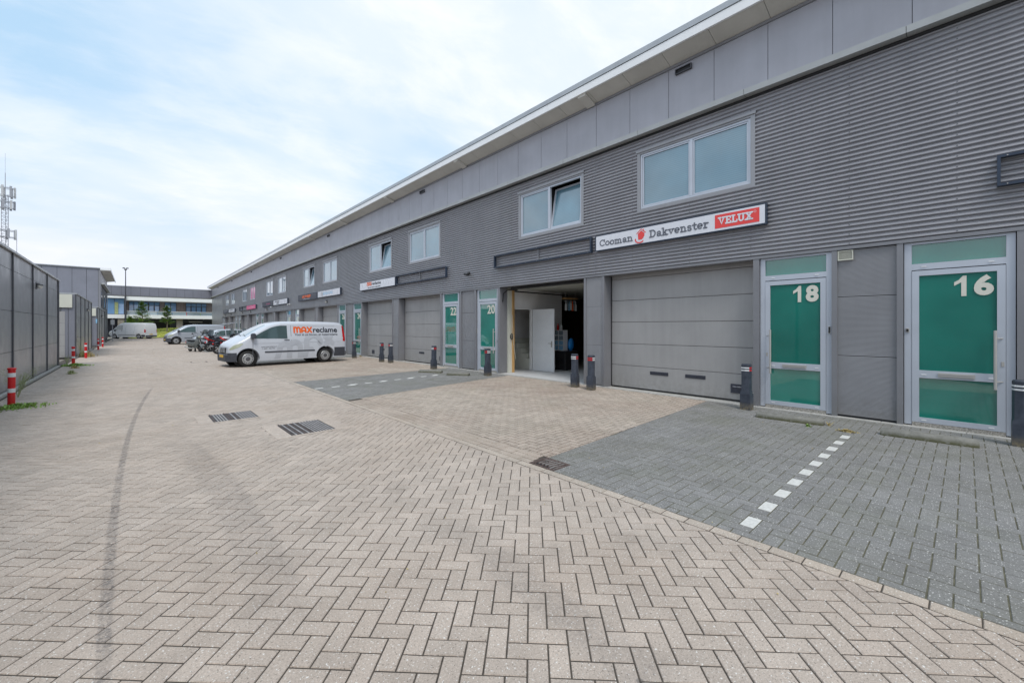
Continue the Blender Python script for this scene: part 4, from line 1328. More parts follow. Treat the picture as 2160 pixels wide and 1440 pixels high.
# cameras on the facade
def camera_dev(loc, label, mat):
    r = root('security_camera', loc, label, 'security camera', 'security cameras on the facade')
    m = MB(); m.bbox(-0.03, 0, -0.05, 0.05, -0.05, 0.05, 0.006); m.tube([(-0.02, 0, 0), (-0.12, 0, 0.0), (-0.15, 0.0, -0.03)], 0.02, 8); m.build('arm', mat, r, world=False)
    m = MB(); m.tube([(-0.14, -0.10, -0.07), (-0.16, 0.12, -0.03)], 0.04, 10); m.build('housing', mat, r, world=False)
    m = MB(); m.tube([(-0.138, -0.125, -0.075), (-0.14, -0.102, -0.07)], 0.03, 10); m.build('lens', M['dark'], r, world=False)
camera_dev((FX - 0.02, 12.93, 3.72), 'black bullet security camera on corrugated wall between two empty sign frames', M['dark'])
camera_dev((FX - 0.02, 37.8, 3.56), 'white security camera right of the half dark half white sign', M['white'])
camera_dev((FX - 0.02, 43.6, 3.56), 'white security camera directly under the half dark half white sign', M['white'])
camera_dev((FX - 0.02, 62.0, 3.85), 'dark security camera between the pink sign and the farthest sign', M['dark'])
# vent grille and doorbells
r = root('vent_grille', (FX, 1.50, 2.98), 'cream slatted vent grille at the top of the ribbed panel between doors 16 and 18', 'vent grille')
m = MB(); ring_yz(m, FX - 0.02, FX + 0.03, 1.38, 1.60, 2.87, 3.045, 0.014); m.build('frame', M['cream'], r)
for i in range(9):
    z = 2.888 + i * 0.016
    m = MB(); m.add([(FX - 0.015, 1.394, z), (FX - 0.002, 1.394, z + 0.010), (FX - 0.002, 1.586, z + 0.010), (FX - 0.015, 1.586, z), (FX - 0.012, 1.394, z - 0.003), (FX - 0.012, 1.586, z - 0.003)], [(0, 1, 2, 3), (0, 3, 5, 4)])
    m.build('slat', M['cream'], r)
m = MB(); m.box(FX + 0.005, FX + 0.02, 1.394, 1.586, 2.884, 3.031); m.build('back', M['gap'], r)
def bell(y_, z_, h_, label, cam_=True):
    r = root('doorbell', (FX + 0.03, y_, z_), label, 'doorbell', 'doorbells beside the entrances')
    m = MB(); m.bbox(FX + 0.012, FX + 0.031, y_ - 0.022, y_ + 0.022, z_ - h_ / 2, z_ + h_ / 2, 0.006); m.build('plate', M['white'] if cam_ else M['steel'], r)
    m = MB(); m.bbox(FX + 0.004, FX + 0.014, y_ - 0.014, y_ + 0.014, z_ - h_ / 2 + 0.012, z_ + h_ / 2 - 0.012, 0.003); m.build('face', M['dark'], r)
bell(1.73, 1.60, 0.145, 'black and white camera doorbell on the frame right of door 18')
bell(0.67, 1.60, 0.07, 'small round metal doorbell on the frame left of door 16', False)
bell(12.53, 1.5, 0.2, 'narrow dark doorbell on the frame left of door 20', False)
bell(9.0 + 2.29 + 0.0, 1.15, 0.1, 'small dark lock plate on the frame right of door 20', False)
r = root('cable_loop', (9.9, 11.15, 1.35), 'black coil of cable hanging on the pale jamb of the open unit', 'cable')
m = MB()
for q in range(3):
    m.tube([(10.04, 11.04 - 0.012 * q + 0.0, 1.32 + 0.0)] + [(10.06 + 0.05 * math.cos(t_ / 8 * 2 * PI), 11.06 - 0.012 * q, 1.32 + (0.09 + .01 * q) * math.sin(t_ / 8 * 2 * PI)) for t_ in range(9)], 0.008, 5)
m.build('coil', M['dark'], r)
r = root('pull_cord', (10.0, 11.0, 1.0), 'thin white cord hanging beside the wooden stud of the open unit', 'cord')
m = MB(); m.tube([(10.06, 11.02, 2.1), (10.10, 11.0, 1.2), (10.2, 10.98, 0.5)], 0.007, 5); m.build('cord', M['cream'], r)

# ------------------------------------------------------------------ dark bollards in front of the units
def bollard():
    r = root('steel_bollard', (0, 0, 0), None, 'bollard', 'dark bollards in front of the units')
    m = MB()
    n = 12
    rings = []
    h = 0.094
    sq = [(-h, -h), (0, -h), (h, -h), (h, 0), (h, h), (0, h), (-h, h), (-h, 0)]
    k = 0.094
    oc = [(-k * .76, -k * .76), (0, -k), (k * .76, -k * .76), (k, 0), (k * .76, k * .76), (0, k), (-k * .76, k * .76), (-k, 0)]
    for z, P_ in ((0.0, sq), (0.30, sq), (0.345, [(a * 0.97, b * 0.97) for a, b in sq]), (0.38, oc), (0.90, oc), (0.915, [(a * 0.88, b * 0.88) for a, b in oc])):
        rings.append([(a, b, z) for a, b in P_])
    m.loft(rings)
    m.build('post', M['bollard'], r, smooth=30)
    for z in (0.775, 0.825):
        for a0, mt in ((0, 'red'), (1, 'white')):
            m = MB()
            c = [(x * 1.03, y * 1.03) for x, y in oc]
            idx = [4, 5, 6, 7, 0] if a0 else [0, 1, 2, 3, 4]
            pp = [c[i % 8] for i in idx]
            m.grid([[(x, y, z) for x, y in pp], [(x, y, z + 0.026) for x, y in pp]])
            m.build('reflective_band', M['white'] if mt == 'white' else M['red'], r)
    m = MB(); m.tube([(h - 0.03, -h + 0.004, 0.335), (h - 0.03, -h - 0.006, 0.335)], 0.01, 8); m.build('bolt', M['steel'], r)
    return r
b0 = bollard()
BL = [((9.11, 2.98), 'dark bollard between garage door of unit 18 and door 18', 0.0), ((9.01, 7.29), 'dark bollard with white bands facing, left one of the pair right of the open unit', 0.25),
      ((8.91, 6.67), 'dark bollard with red bands facing, right one of the pair at the pillar', PI + 0.2), ((8.93, 11.01), 'dark bollard with red bands in front of door 20', PI),
      ((8.77, 14.2), 'dark bollard in front of the garage door of unit 22', 0.1), ((8.82, 18.02), 'right one of the two dark bollards between the units 22 and 24', PI),
      ((8.72, 18.75), 'left one of the two dark bollards between the units 22 and 24', 0.0), ((8.73, 22.1), 'dark bollard just behind the white lettered van', PI),
      ((9.12, -0.52), 'large dark bollard cut by the right edge beside door 16', 0.0)]
for i, (p, l_, rz) in enumerate(BL):
    o = b0 if i == 0 else dup(b0)
    o.location = (p[0], p[1], 0)
    o.rotation_euler = (R.uniform(-.01, .01), R.uniform(-.012, .012), rz + {0: 0.0}.get(i, 0))
    o['label'] = l_
# ------------------------------------------------------------------ concrete wheel stops
def stop(p, q, label, wdt=0.10, hgt=0.11):
    p = Vector((p[0], p[1], 0)); q = Vector((q[0], q[1], 0))
    d = (q - p).normalized(); n_ = Vector((-d.y, d.x, 0))
    rings = []
    S_ = 9
    for t_, k in ((0, 0.75), (0.04, 1), (0.5, 1.0), (0.96, 1), (1, 0.8)):
        c = p + (q - p) * t_
        rings.append([tuple(c + n_ * math.cos(PI * j / S_) * wdt * k + Vector((0, 0, math.sin(PI * j / S_) * hgt * k - 0.004))) for j in range(S_ + 1)])
    m = MB(); m.loft(rings)
    o = m.build('wheel_stop', M['stop'], smooth=50)
    tag(o, label, 'wheel stop', 'concrete wheel stops in the parking bays')
stop((8.52, 2.62), (8.60, 1.62), 'half round mossy concrete wheel stop on the ground before door 18')
stop((8.55, 0.90), (8.60, -0.12), 'half round concrete wheel stop on the ground before door 16')
stop((8.05, 12.15), (8.47, 11.45), 'right one of two small concrete wheel stops before doors 20 and 22')
stop((7.75, 13.55), (8.25, 12.80), 'left one of two small concrete wheel stops before doors 20 and 22')

# ------------------------------------------------------------------ left side: storage blocks and tall hall
def left_block(name, label, x, y0, y1, ztop, pitch, depth=12, zs=(1.02, 2.07, 3.12), start=None, front=True):
    r = root(name, (x, y0, 0), label, 'building', 'low grey panel buildings on the left')
    y = start if start is not None else y0
    seams = [0.09] + list(zs) + [ztop - 0.06]
    while y < y1 - 0.05:
        ye = min(y + pitch, y1)
        for z0, z1 in zip(seams, seams[1:]):
            m = MB(); m.box(x - 0.06, x, y + 0.045, ye - 0.045, z0 + 0.005, z1 - 0.005)
            m.build('wall_panel', M['leftpanel'], r)
        y = ye
    y = start if start is not None else y0
    while y < y1 + 0.01:
        m = MB(); m.box(x - 0.03, x + 0.03, y - 0.04, y + 0.04, 0.08, ztop - 0.06); m.build('mullion', M['mullion'], r)
        y = y + pitch if y < y1 - 0.01 and y + pitch < y1 + 0.3 else (y1 + 1)
    m = MB(); m.box(x - 0.04, x + 0.035, y1 - 0.05, y1 + 0.03, 0.08, ztop - 0.06); m.build('corner_post', M['mullion'], r)
    m = MB(); m.box(x - 0.1, x - 0.062, y0, y1, 0.0, ztop - 0.05); m.box(x - depth, x - 0.1, y0, y0 + 0.06, 0, ztop - 0.05); m.box(x - depth, x - 0.1, y1 - 0.06, y1, 0, ztop - 0.05)
    m.build('inner_wall', M['post'], r)
    m = MB(); m.box(x - depth, x + 0.06, y0 - 0.05, y1 + 0.05, ztop - 0.055, ztop); m.build('roof_edge', M['roofedge'], r)
    m = MB(); m.box(x - 0.06, x + 0.07, y0, y1, 0.0, 0.06); m.build('plinth', M['concrete'], r)
    return r
L1 = left_block('storage_block', 'nearest low building on the left with brushed grey metal panels', -2.32, -9.5, 25.5, 3.62, 2.90, start=-9.45)
# front of block two, looking towards the camera
L2 = left_block('storage_block', 'second low panel building on the left with cream board and narrow door on its front', -2.30, 32.35, 43.6, 3.48, 2.8, zs=(1.1, 2.2, 3.0), depth=9)
def front_face(parent, x, y, ztop, board, doorx):
    for i, (a, b) in enumerate(((x - 0.26, x - 0.03), (x - 0.52, x - 0.28))):
        m = MB(); m.box(a, b, y - 0.05, y - 0.005, 0.05, ztop - 0.06); m.build('front_panel', M['tallpanel'], parent)
    if board:
        m = MB(); m.box(board[0], board[1], y - 0.14, y - 0.055, board[2], board[3]); m.build('blank_board', M['cream'], parent)
    if doorx:
        m = MB(); m.box(doorx[0], doorx[1], y - 0.045, y - 0.008, 0.03, 2.52)
        dd = m.build('side_door', M['mullion'], parent)
        zs_ = [0.05, 0.66, 1.26, 1.88, 2.5]
        for z0, z1 in zip(zs_, zs_[1:]):
            m = MB(); m.box(doorx[0] + 0.03, doorx[1] - 0.03, y - 0.06, y - 0.047, z0, z1 - 0.01); m.build('door_panel', M['garage'], dd)
        m = MB(); m.box((doorx[0] + doorx[1]) / 2 - 0.02, (doorx[0] + doorx[1]) / 2 + 0.12, y - 0.075, y - 0.061, 0.86, 1.12); m.build('handle', M['signdark'], dd)
front_face(L2, -2.30, 32.35, 3.48, (-3.6, -2.42, 2.70, 3.40), (-3.6, -2.66))
L3 = left_block('storage_block', 'third low panel building on the left with small cream board and blue sticker', -2.30, 50.6, 62.8, 3.42, 2.8, zs=(1.1, 2.2, 3.0), depth=9)
front_face(L3, -2.30, 50.6, 3.42, (-3.2, -2.38, 2.62, 3.28), None)
m = MB(); m.box(-2.40, -2.31, 50.53, 50.545, 2.0, 2.35); tag(m.build('blue_sticker_sign', M['lightblue']), 'small blue square sign on the front of the third low building', 'sign')
for p, l_ in (((-2.29, 19.9, 2.93), 'wall lamp on the nearest low building on the left'), ((-2.27, 39.0, 2.75), 'wall lamp on the second low building on the left'), ((-2.27, 56.0, 2.68), 'wall lamp on the third low building on the left')):
    o = wall_lamp(p, l_, PI)
# tall hall
TX, TY = -2.62, 63.0
T = root('tall_hall', (TX, TY, 0), 'tall slate grey hall on the left with white overhanging eave and ledge', 'building')
x = TX
for i in range(22):
    xa = x - 1.06
    m = MB(); m.box(xa + 0.012, x - 0.012 if i else x - 0.18, TY - 0.05, TY, 0, 7.84 + 0.05 * i * 0.0); m.build('front_panel', M['tallpanel'], T)
    x = xa
m = MB(); m.box(TX - 0.16, TX + 0.02, TY - 0.07, TY + 0.1, 0, 7.95); m.build('corner_post', M['post'], T)
m = MB(); m.box(TX - 24, TX + 0.02, TY - 0.09, TY + 0.2, 7.86, 7.96); m.build('coping', M['post'], T)
m = MB(); m.box(TX - 24, TX - 0.05, TY, 79.5, 0, 7.84); m.build('core_wall', M['gap'], T)
y = TY
i = 0
while y < 77:
    for z0, z1 in ((0.1, 1.6), (1.61, 3.2), (3.21, 4.8), (4.81, 6.2)):
        m = MB(); m.box(TX - 0.04, TX, y + 0.15, y + 2.6, z0, z1); m.build('wall_panel', M['leftpanel'], T)
    m = MB(); m.box(TX - 0.03, TX + 0.05, y, y + 0.13, 0, 6.3); m.build('mullion', M['mullion'], T)
    if i % 2 == 0:
        m = MB(); m.box(TX - 0.01, TX + 0.03, y + 0.7, y + 1.9, 3.9, 5.6); wn = m.build('window', M['mullion'], T)
        m = MB(); m.box(TX + 0.025, TX + 0.04, y + 0.8, y + 1.8, 4.0, 5.5); m.build('pane', M['farglass'], wn)
    y += 2.75; i += 1
for k in range(5):
    m = MB(); m.box(TX - 0.05, TX - 0.01, TY + 3 * k + 0.1, TY + 3 * k + 3.09, 6.5, 7.8); m.build('upper_panel', M['upper'], T)
m = MB(); m.box(TX - 0.1, TX + 0.30, TY - 0.02, 79.5, 6.30, 6.44); m.build('ledge', M['ledge'], T)
for k in range(5):
    ya = TY - 0.2 + 3 * k
    m = MB()
    m.add([(TX + 0.02, ya + 0.02, 7.70), (TX + 0.74, ya + 0.02, 7.82), (TX + 0.74, ya + 2.98, 7.82), (TX + 0.02, ya + 2.98, 7.70),
           (TX + 0.02, ya + 0.02, 7.74), (TX + 0.74, ya + 0.02, 7.86), (TX + 0.74, ya + 2.98, 7.86), (TX + 0.02, ya + 2.98, 7.74)],
          [(0, 3, 2, 1), (4, 5, 6, 7), (0, 1, 5, 4), (2, 3, 7, 6)])
    m.build('soffit_board', M['soffit'], T)
m = MB(); m.box(TX - 0.02, TX + 0.80, TY - 0.24, TY - 0.20, 7.80, 8.05); m.box(TX + 0.74, TX + 0.80, TY - 0.20, 79.5, 7.80, 8.05); m.build('fascia', M['fascia'], T)
m = MB(); m.box(TX - 24, TX + 0.735, TY - 0.19, 79.5, 7.965, 8.04); m.build('roof', M['roofedge'], T)

# link bridge between hall and row
BY = 84.0
B = root('link_bridge', (3.5, BY, 6.4), 'grey panelled link band spanning the alley between the two rows', 'bridge')
x = TX - 2.9
while x < 9.45:
    xe = min(x + 1.05, 9.5)
    m = MB(); m.box(x + 0.01, xe - 0.01, BY - 0.06, BY, 6.38, 7.66); m.build('wall_panel', M['tallpanel'], B)
    x = xe
m = MB(); m.box(TX - 3, 9.6, BY, BY + 1.4, 6.36, 7.66); m.build('core', M['gap'], B)
m = MB(); m.box(TX - 3, 9.6, BY - 0.10, BY + 1.45, 7.665, 7.78); m.build('coping', M['roofedge'], B)
m = MB(); m.box(TX - 3, 9.6, BY - 0.08, BY + 1.4, 6.30, 6.36); m.build('underside_trim', M['post'], B)

# far office building with balcony
OY = 100.0
O = root('office_block', (4, OY, 0), 'far brick office building with white bands, blue windows and glass balcony', 'building')
def ob(nm, x0, x1, y0, y1, z0, z1, mat, par=None):
    m = MB(); m.box(x0, x1, y0, y1, z0, z1)
    return m.build(nm, M[mat], par or O)
ob('roof_band', -6, -1.15, OY - 1.6, OY + 10, 6.68, 7.6, 'fascia')
ob('roof_band', -0.93, 18, OY - 2.2, OY + 10, 6.35, 7.6, 'fascia')
ob('brick_wall', -0.9, 18, OY + 1.0, OY + 1.3, 3.86, 6.34, 'brick')
ob('floor_slab', -6, -1.15, OY - 1.6, OY + 10, 3.20, 3.85, 'fascia')
ob('floor_slab', -0.93, 18, OY - 2.2, OY + 10, 3.20, 3.83, 'fascia')
ob('core', -6, 18, OY + 1.8, OY + 10, 0, 6.4, 'gap')
ob('ground_floor_wall', -6, 18, OY + 1.5, OY + 1.7, 0, 3.2, 'signdark')
for xa, xb in ((-2.0, -1.2), (5.9, 6.8), (12.6, 13.5), (-9, -8)):
    ob('column', xa, xb, OY - 1.4, OY - 0.4, 0, 3.19, 'brickpale')
ob('pillar', -1.13, -0.95, OY - 2.5, OY - 2.1, 0, 7.6, 'mullion')
# glass bay at the left
gb = ob('window', -6, -1.16, OY - 0.9, OY - 0.6, 3.86, 6.67, 'mullion')
for i in range(4):
    ob('pane', -5.9 + i * 1.18, -4.78 + i * 1.18, OY - 0.96, OY - 0.91, 3.95, 6.6, 'farglass', gb)
ob('partition_board', -2.4, -1.95, OY - 1.02, OY - 0.97, 3.95, 6.0, 'leafpale')
for x0, x1, n_, low in ((-0.6, 2.0, 4, False), (2.05, 3.6, 2, True), (4.3, 6.0, 2, False), (7.4, 10.6, 4, True), (12.2, 15.0, 3, True), (15.5, 17.5, 2, False)):
    wn = ob('window', x0, x1, OY + 0.88, OY + 0.99, 3.9, 6.30, 'mullion')
    wp = (x1 - x0) / n_
    for i in range(n_):
        if low:
            ob('pane', x0 + i * wp + 0.05, x0 + (i + 1) * wp - 0.05, OY + 0.83, OY + 0.87, 5.65, 6.22, 'farglass', wn)
            ob('pane', x0 + i * wp + 0.09, x0 + (i + 1) * wp - 0.09, OY + 0.83, OY + 0.87, 3.98, 5.55, 'farglass', wn)
        else:
            ob('pane', x0 + i * wp + 0.05, x0 + (i + 1) * wp - 0.05, OY + 0.83, OY + 0.87, 3.98, 6.22, 'farglass', wn)
for i in range(9):
    ob('balustrade_glass', -0.85 + i * 2.05, 1.12 + i * 2.05, OY - 2.0, OY - 1.97, 3.84, 4.42, 'clearscreen')
ob('hand_rail', -0.9, 18, OY - 2.04, OY - 1.93, 4.43, 4.50, 'white')
for x0, x1 in ((-0.3, 1.5), (1.8, 5.2), (7.0, 11.2), (11.5, 12.4)):
    fr_ = ob('shop_front', x0, x1, OY + 1.35, OY + 1.45, 0.1, 2.7, 'mullion')
    ob('pane', x0 + 0.12, x1 - 0.12, OY + 1.28, OY + 1.34, 0.2, 2.58, 'dark', fr_)
ob('light_strip', 7.9, 10.0, OY + 1.1, OY + 1.2, 2.60, 2.72, 'white')
text('lettering', '971', (8.45, OY + 1.25, 2.02), (1, 0, 0), 0.75, 0.30, M['signwhite'], O, 0.03, 0.02)
for x_ in (7.6, 9.9, 4.0, 3.0):
    ob('ceiling_spot', x_, x_ + 0.25, OY - 0.5, OY - 0.3, 3.12, 3.19, 'lampglass')
def far_clutter(nm, x0, x1, z1, mat, label, cat):
    m = MB()
    n_ = 5
    for i in range(n_):
        a = x0 + (x1 - x0) * i / n_
        m.bbox(a, a + (x1 - x0) / n_ * 0.8, OY - 1.5, OY - 1.0, 3.84, z1 - 0.12 * (i % 2), 0.03)
    tag(m.build(nm, M[mat]), label, cat)
far_clutter('garden_sofa', 7.2, 8.4, 4.4, 'bikered', 'dark red seating behind the far glass balcony', 'sofa')
far_clutter('planter_row', 8.6, 10.6, 4.36, 'leaf', 'row of green planters behind the far glass balcony', 'planters')
m = MB()
m.box(5.7, 5.8, OY - 1.6, OY - 1.5, 3.84, 4.45); m.box(6.7, 6.8, OY - 1.6, OY - 1.5, 3.84, 4.45); m.box(5.7, 6.8, OY - 1.6, OY - 1.0, 4.45, 4.5)
tag(m.build('balcony_table', M['white']), 'white framed table behind the far glass balcony', 'table')

# ------------------------------------------------------------------ mound, trees, far lamp and mast
m = MB()
rows = []
for i in range(22):
    rr = []
    for j in range(34):
        u = i / 21; v = j / 33
        xx = -1.0 + v * 12.5; yy = 84.5 + u * 11
        zz_ = 1.45 * math.sin(PI * min(1, u * 0.9 + 0.02)) * (math.sin(PI * v) ** 0.7) + 0.07 * mnoise.noise(Vector((xx, yy, 0)) * 0.9)
        rr.append((xx, yy, max(-0.04, zz_)))
    rows.append(rr)
m.grid(rows)
mo = m.build('grass_mound', M['mound'], kind='structure', smooth='all')
m = MB()
for i in range(9000):
    v = R.random(); u = R.random()
    xx = -1.0 + v * 12.5; yy = 84.5 + u * 11
    zz_ = 1.45 * math.sin(PI * min(1, u * 0.9 + 0.02)) * (math.sin(PI * v) ** 0.7)
    a = R.uniform(0, PI); h_ = R.uniform(0.06, 0.18); c_, s_ = math.cos(a) * 0.05, math.sin(a) * 0.05
    m.add([(xx - c_, yy - s_, zz_ - 0.02), (xx + c_, yy + s_, zz_ - 0.02), (xx + R.uniform(-.05, .05), yy, zz_ + h_)], [(0, 1, 2)])
tag(m.build('grass', M['mound'], kind='stuff'), 'long yellow-green grass growing on the mound', 'grass')
def tree(loc, h, cr, label, seed, trunk_r=0.09, base=0.3):
    rr = random.Random(seed)
    r = root('young_tree', loc, label, 'tree', 'young trees and shrub on the grass mound')
    m = MB()
    m.tube([(0, 0, 0), (0.03, 0, h * 0.4), (-0.02, 0.02, h * 0.75), (0, 0, h * 0.97)], [trunk_r, trunk_r * .8, trunk_r * .5, trunk_r * .2], 7)
    br = []
    for i in range(16):
        z = h * (base + (0.92 - base) * i / 15)
        a = i * 2.4 + rr.uniform(-.3, .3)
        ln = cr * (1.05 - 0.75 * (i / 15) ** 1.3) * rr.uniform(0.65, 1.1)
        e = (math.cos(a) * ln, math.sin(a) * ln, z + ln * 0.25 + rr.uniform(-.1, .1))
        m.tube([(0, 0, z), (e[0] * .5, e[1] * .5, z + ln * 0.2), e], [0.03, 0.02, 0.008], 5)
        br.append(((0, 0, z), e, ln))
    m.build('trunk', M['trunk'], r, world=False, smooth=True)
    m = MB()
    for (s_, e, ln) in br:
        for k in range(230):
            t_ = rr.uniform(0.25, 1.1)
            c = [s_[q] + (e[q] - s_[q]) * t_ + rr.gauss(0, 0.11 * cr) for q in range(3)]
            c[2] += rr.gauss(0, 0.02)
            sz = rr.uniform(0.05, 0.12)
            a = rr.uniform(0, 2 * PI); tl_ = rr.uniform(-0.5, 0.5)
            dx, dy, dz = math.cos(a) * sz, math.sin(a) * sz, tl_ * sz
            px_, py_ = -math.sin(a) * sz * .6, math.cos(a) * sz * .6
            m.add([(c[0] - dx, c[1] - dy, c[2] - dz), (c[0] + px_, c[1] + py_, c[2]), (c[0] + dx, c[1] + dy, c[2] + dz), (c[0] - px_, c[1] - py_, c[2] + 0.01)], [(0, 1, 2, 3)])
    m.build('crown', M['treeleaf'], r, world=False)
tree((1.0, 86.5, 0.6), 5.2, 1.15, 'taller young tree on the mound behind the white van', 3)
tree((4.0, 87.0, 0.9), 4.4, 0.85, 'thinner young tree on the mound, right of the taller one', 5)
tree((-0.3, 86.0, 0.1), 3.2, 1.1, 'low bushy shrub left of the two young trees', 9, base=0.35)
r = root('lamp_post', (-0.85, 83.0, 0), 'tall slim street lamp rising above the link band', 'street lamp')
m = MB(); m.tube([(-0.85, 83, 0), (-0.85, 83, 10.2)], [0.09, 0.05], 10); m.build('pole', M['mullion'], r)
for s_ in (-1, 1):
    m = MB(); m.bbox(-0.85 + s_ * 0.19 - 0.14, -0.85 + s_ * 0.19 + 0.14, 82.9, 83.1, 10.22, 10.36, 0.02); m.build('lamp_head', M['mullion'], r)
m = MB(); m.tube([(-1.0, 83, 10.1), (-0.7, 83, 10.1)], 0.1, 8); m.build('collar', M['mullion'], r)
r = root('traffic_sign', (-1.83, 68.0, 0), 'square traffic sign seen from behind on a thin pole beside the white van', 'traffic sign')
m = MB(); m.tube([(-1.83, 68, 0), (-1.83, 68, 2.7)], 0.035, 8); m.build('pole', M['mast'], r)
m = MB(); m.bbox(-2.0, -1.64, 67.93, 67.96, 1.95, 2.5, 0.02); m.build('plate', M['antenna'], r)
m = MB(); m.box(-1.98, -1.66, 67.965, 68.0, 2.2, 2.24); m.box(-1.98, -1.66, 67.965, 68.0, 2.5, 2.54); m.build('bracket', M['steel'], r)
# antenna mast
MX, MY = -19.0, 130.0
r = root('antenna_mast', (MX, MY, 0), 'tall lattice mobile phone mast with panel antennas behind the left buildings', 'antenna mast')
m = MB()
legs = [(-0.45, -0.3), (0.45, -0.3), (0, 0.45)]
for lx, ly in legs:
    m.tube([(MX + lx, MY + ly, 0), (MX + lx, MY + ly, 28)], 0.05, 5)
z = 0
k = 0
while z < 27.5:
    for q in range(3):
        a = legs[q]; b = legs[(q + 1) % 3]
        if k % 2: a, b = b, a
        m.tube([(MX + a[0], MY + a[1], z), (MX + b[0], MY + b[1], z + 0.7)], 0.022, 4)
        m.tube([(MX + a[0], MY + a[1], z), (MX + b[0], MY + b[1], z)], 0.022, 4)
    z += 0.7; k += 1
m.tube([(MX, MY, 27), (MX, MY, 32.6)], [0.07, 0.05], 6); m.tube([(MX, MY, 32.6), (MX, MY, 36.5)], 0.02, 5)
m.build('lattice', M['mast'], r)
for zc, n_, rad, hh in ((28.8, 7, 1.25, 2.2), (26.2, 7, 1.2, 1.8), (20.4, 7, 1.45, 1.9)):
    for i in range(n_):
        a = 2 * PI * i / n_ + zc
        px_, py_ = MX + math.cos(a) * rad, MY + math.sin(a) * rad
        m = MB(); m.bbox(px_ - 0.16, px_ + 0.16, py_ - 0.1, py_ + 0.1, zc - hh / 2, zc + hh / 2, 0.03); m.build('antenna_panel', M['antenna'] if i % 2 else M['mast'], r)
    m = MB()
    for i in range(n_):
        a = 2 * PI * i / n_ + zc; b_ = 2 * PI * (i + 1) / n_ + zc
        for z_ in (zc - hh * .35, zc + hh * .35):
            m.tube([(MX, MY, z_), (MX + math.cos(a) * rad, MY + math.sin(a) * rad, z_)], 0.035, 4)
            m.tube([(MX + math.cos(a) * rad, MY + math.sin(a) * rad, z_), (MX + math.cos(b_) * rad, MY + math.sin(b_) * rad, z_)], 0.035, 4)
    m.build('ring_frame', M['mast'], r)
m = MB(); m.tube([(MX + 1.5, MY, 15.5), (MX + 1.5, MY, 21)], 0.04, 5); m.tube([(MX + 0.4, MY, 16), (MX + 1.5, MY, 16)], 0.03, 5); m.build('side_rod', M['mast'], r)

# ------------------------------------------------------------------ red and white bollards on the left, weeds
def red_bollard():
    r = root('red_bollard', (0, 0, 0), None, 'bollard', 'red and white bollards along the left buildings')
    m = MB(); m.tube([(0, 0, -0.02), (0, 0, 0.79)], 0.055, 20); m.build('post', M['red'], r, smooth=40)
    m = MB(); m.tube([(0, 0, 0.775), (0, 0, 0.80), (0, 0, 0.812)], [0.066, 0.066, 0.05], 20); m.build('cap', M['red'], r, smooth=40)
    for z in (0.30, 0.62):
        m = MB(); m.tube([(0, 0, z), (0, 0, z + 0.085)], 0.0565, 20); m.build('white_band', M['white'], r, smooth=40)
    return r
rb = red_bollard()
RB = [((-1.87, 13.34), 'nearest red and white bollard at the left edge, with weeds at its foot'), ((-1.93, 26.2), 'second red and white bollard at the corner of the nearest low building, weeds around it'),
      ((-1.88, 31.8), 'third red and white bollard beside the tall dry grass'), ((-1.9, 42.8), 'left one of the two farthest red and white bollards'), ((-1.9, 48.6), 'right and farthest one of the red and white bollards')]
for i, (p, l_) in enumerate(RB):
    o = rb if i == 0 else dup(rb)
    o.location = (p[0], p[1], 0)
    o.rotation_euler = (R.uniform(-.015, .015), R.uniform(-.015, .015), R.uniform(0, 3))
    o['label'] = l_
def weeds(name, loc, rad, h, n_, mat, label, seed, flat=0.5, sx=1.0, wd=0.006):
    rr = random.Random(seed)
    m = MB()
    for i in range(n_):
        a = rr.uniform(0, 2 * PI); d = rad * min(1.3, abs(rr.gauss(0, 0.5)))
        bx, by = math.cos(a) * d * sx, math.sin(a) * d
        hh = h * rr.uniform(0.4, 1.1) * (1 - 0.5 * d / rad)
        ta = rr.uniform(0, 2 * PI); tl_ = hh * flat * rr.uniform(0.3, 1.2)
        ex, ey = bx + math.cos(ta) * tl_, by + math.sin(ta) * tl_
        px_, py_ = -math.sin(ta) * wd, math.cos(ta) * wd
        m.add([(bx - px_, by - py_, 0), (bx + px_, by + py_, 0), ((bx + ex) / 2 + px_ * 1.6, (by + ey) / 2 + py_ * 1.6, hh * .62), ((bx + ex) / 2 - px_ * 1.6, (by + ey) / 2 - py_ * 1.6, hh * .62), (ex, ey, hh)],
              [(0, 1, 2, 3), (3, 2, 4)])
    m.v = [(x + loc[0], y + loc[1], z) for x, y, z in m.v]
    tag(m.build(name, M[mat]), label, 'weeds', None, 'stuff')
weeds('weed_clump', (-1.75, 13.1), 0.42, 0.11, 420, 'leaf', 'green weeds at the foot of the nearest red bollard', 1, 0.9, 1.0, 0.009)
weeds('weed_clump', (-2.1, 13.0), 0.25, 0.12, 300, 'leafpale', 'pale weeds between the nearest red bollard and the wall', 12, 0.9, 1.0, 0.008)
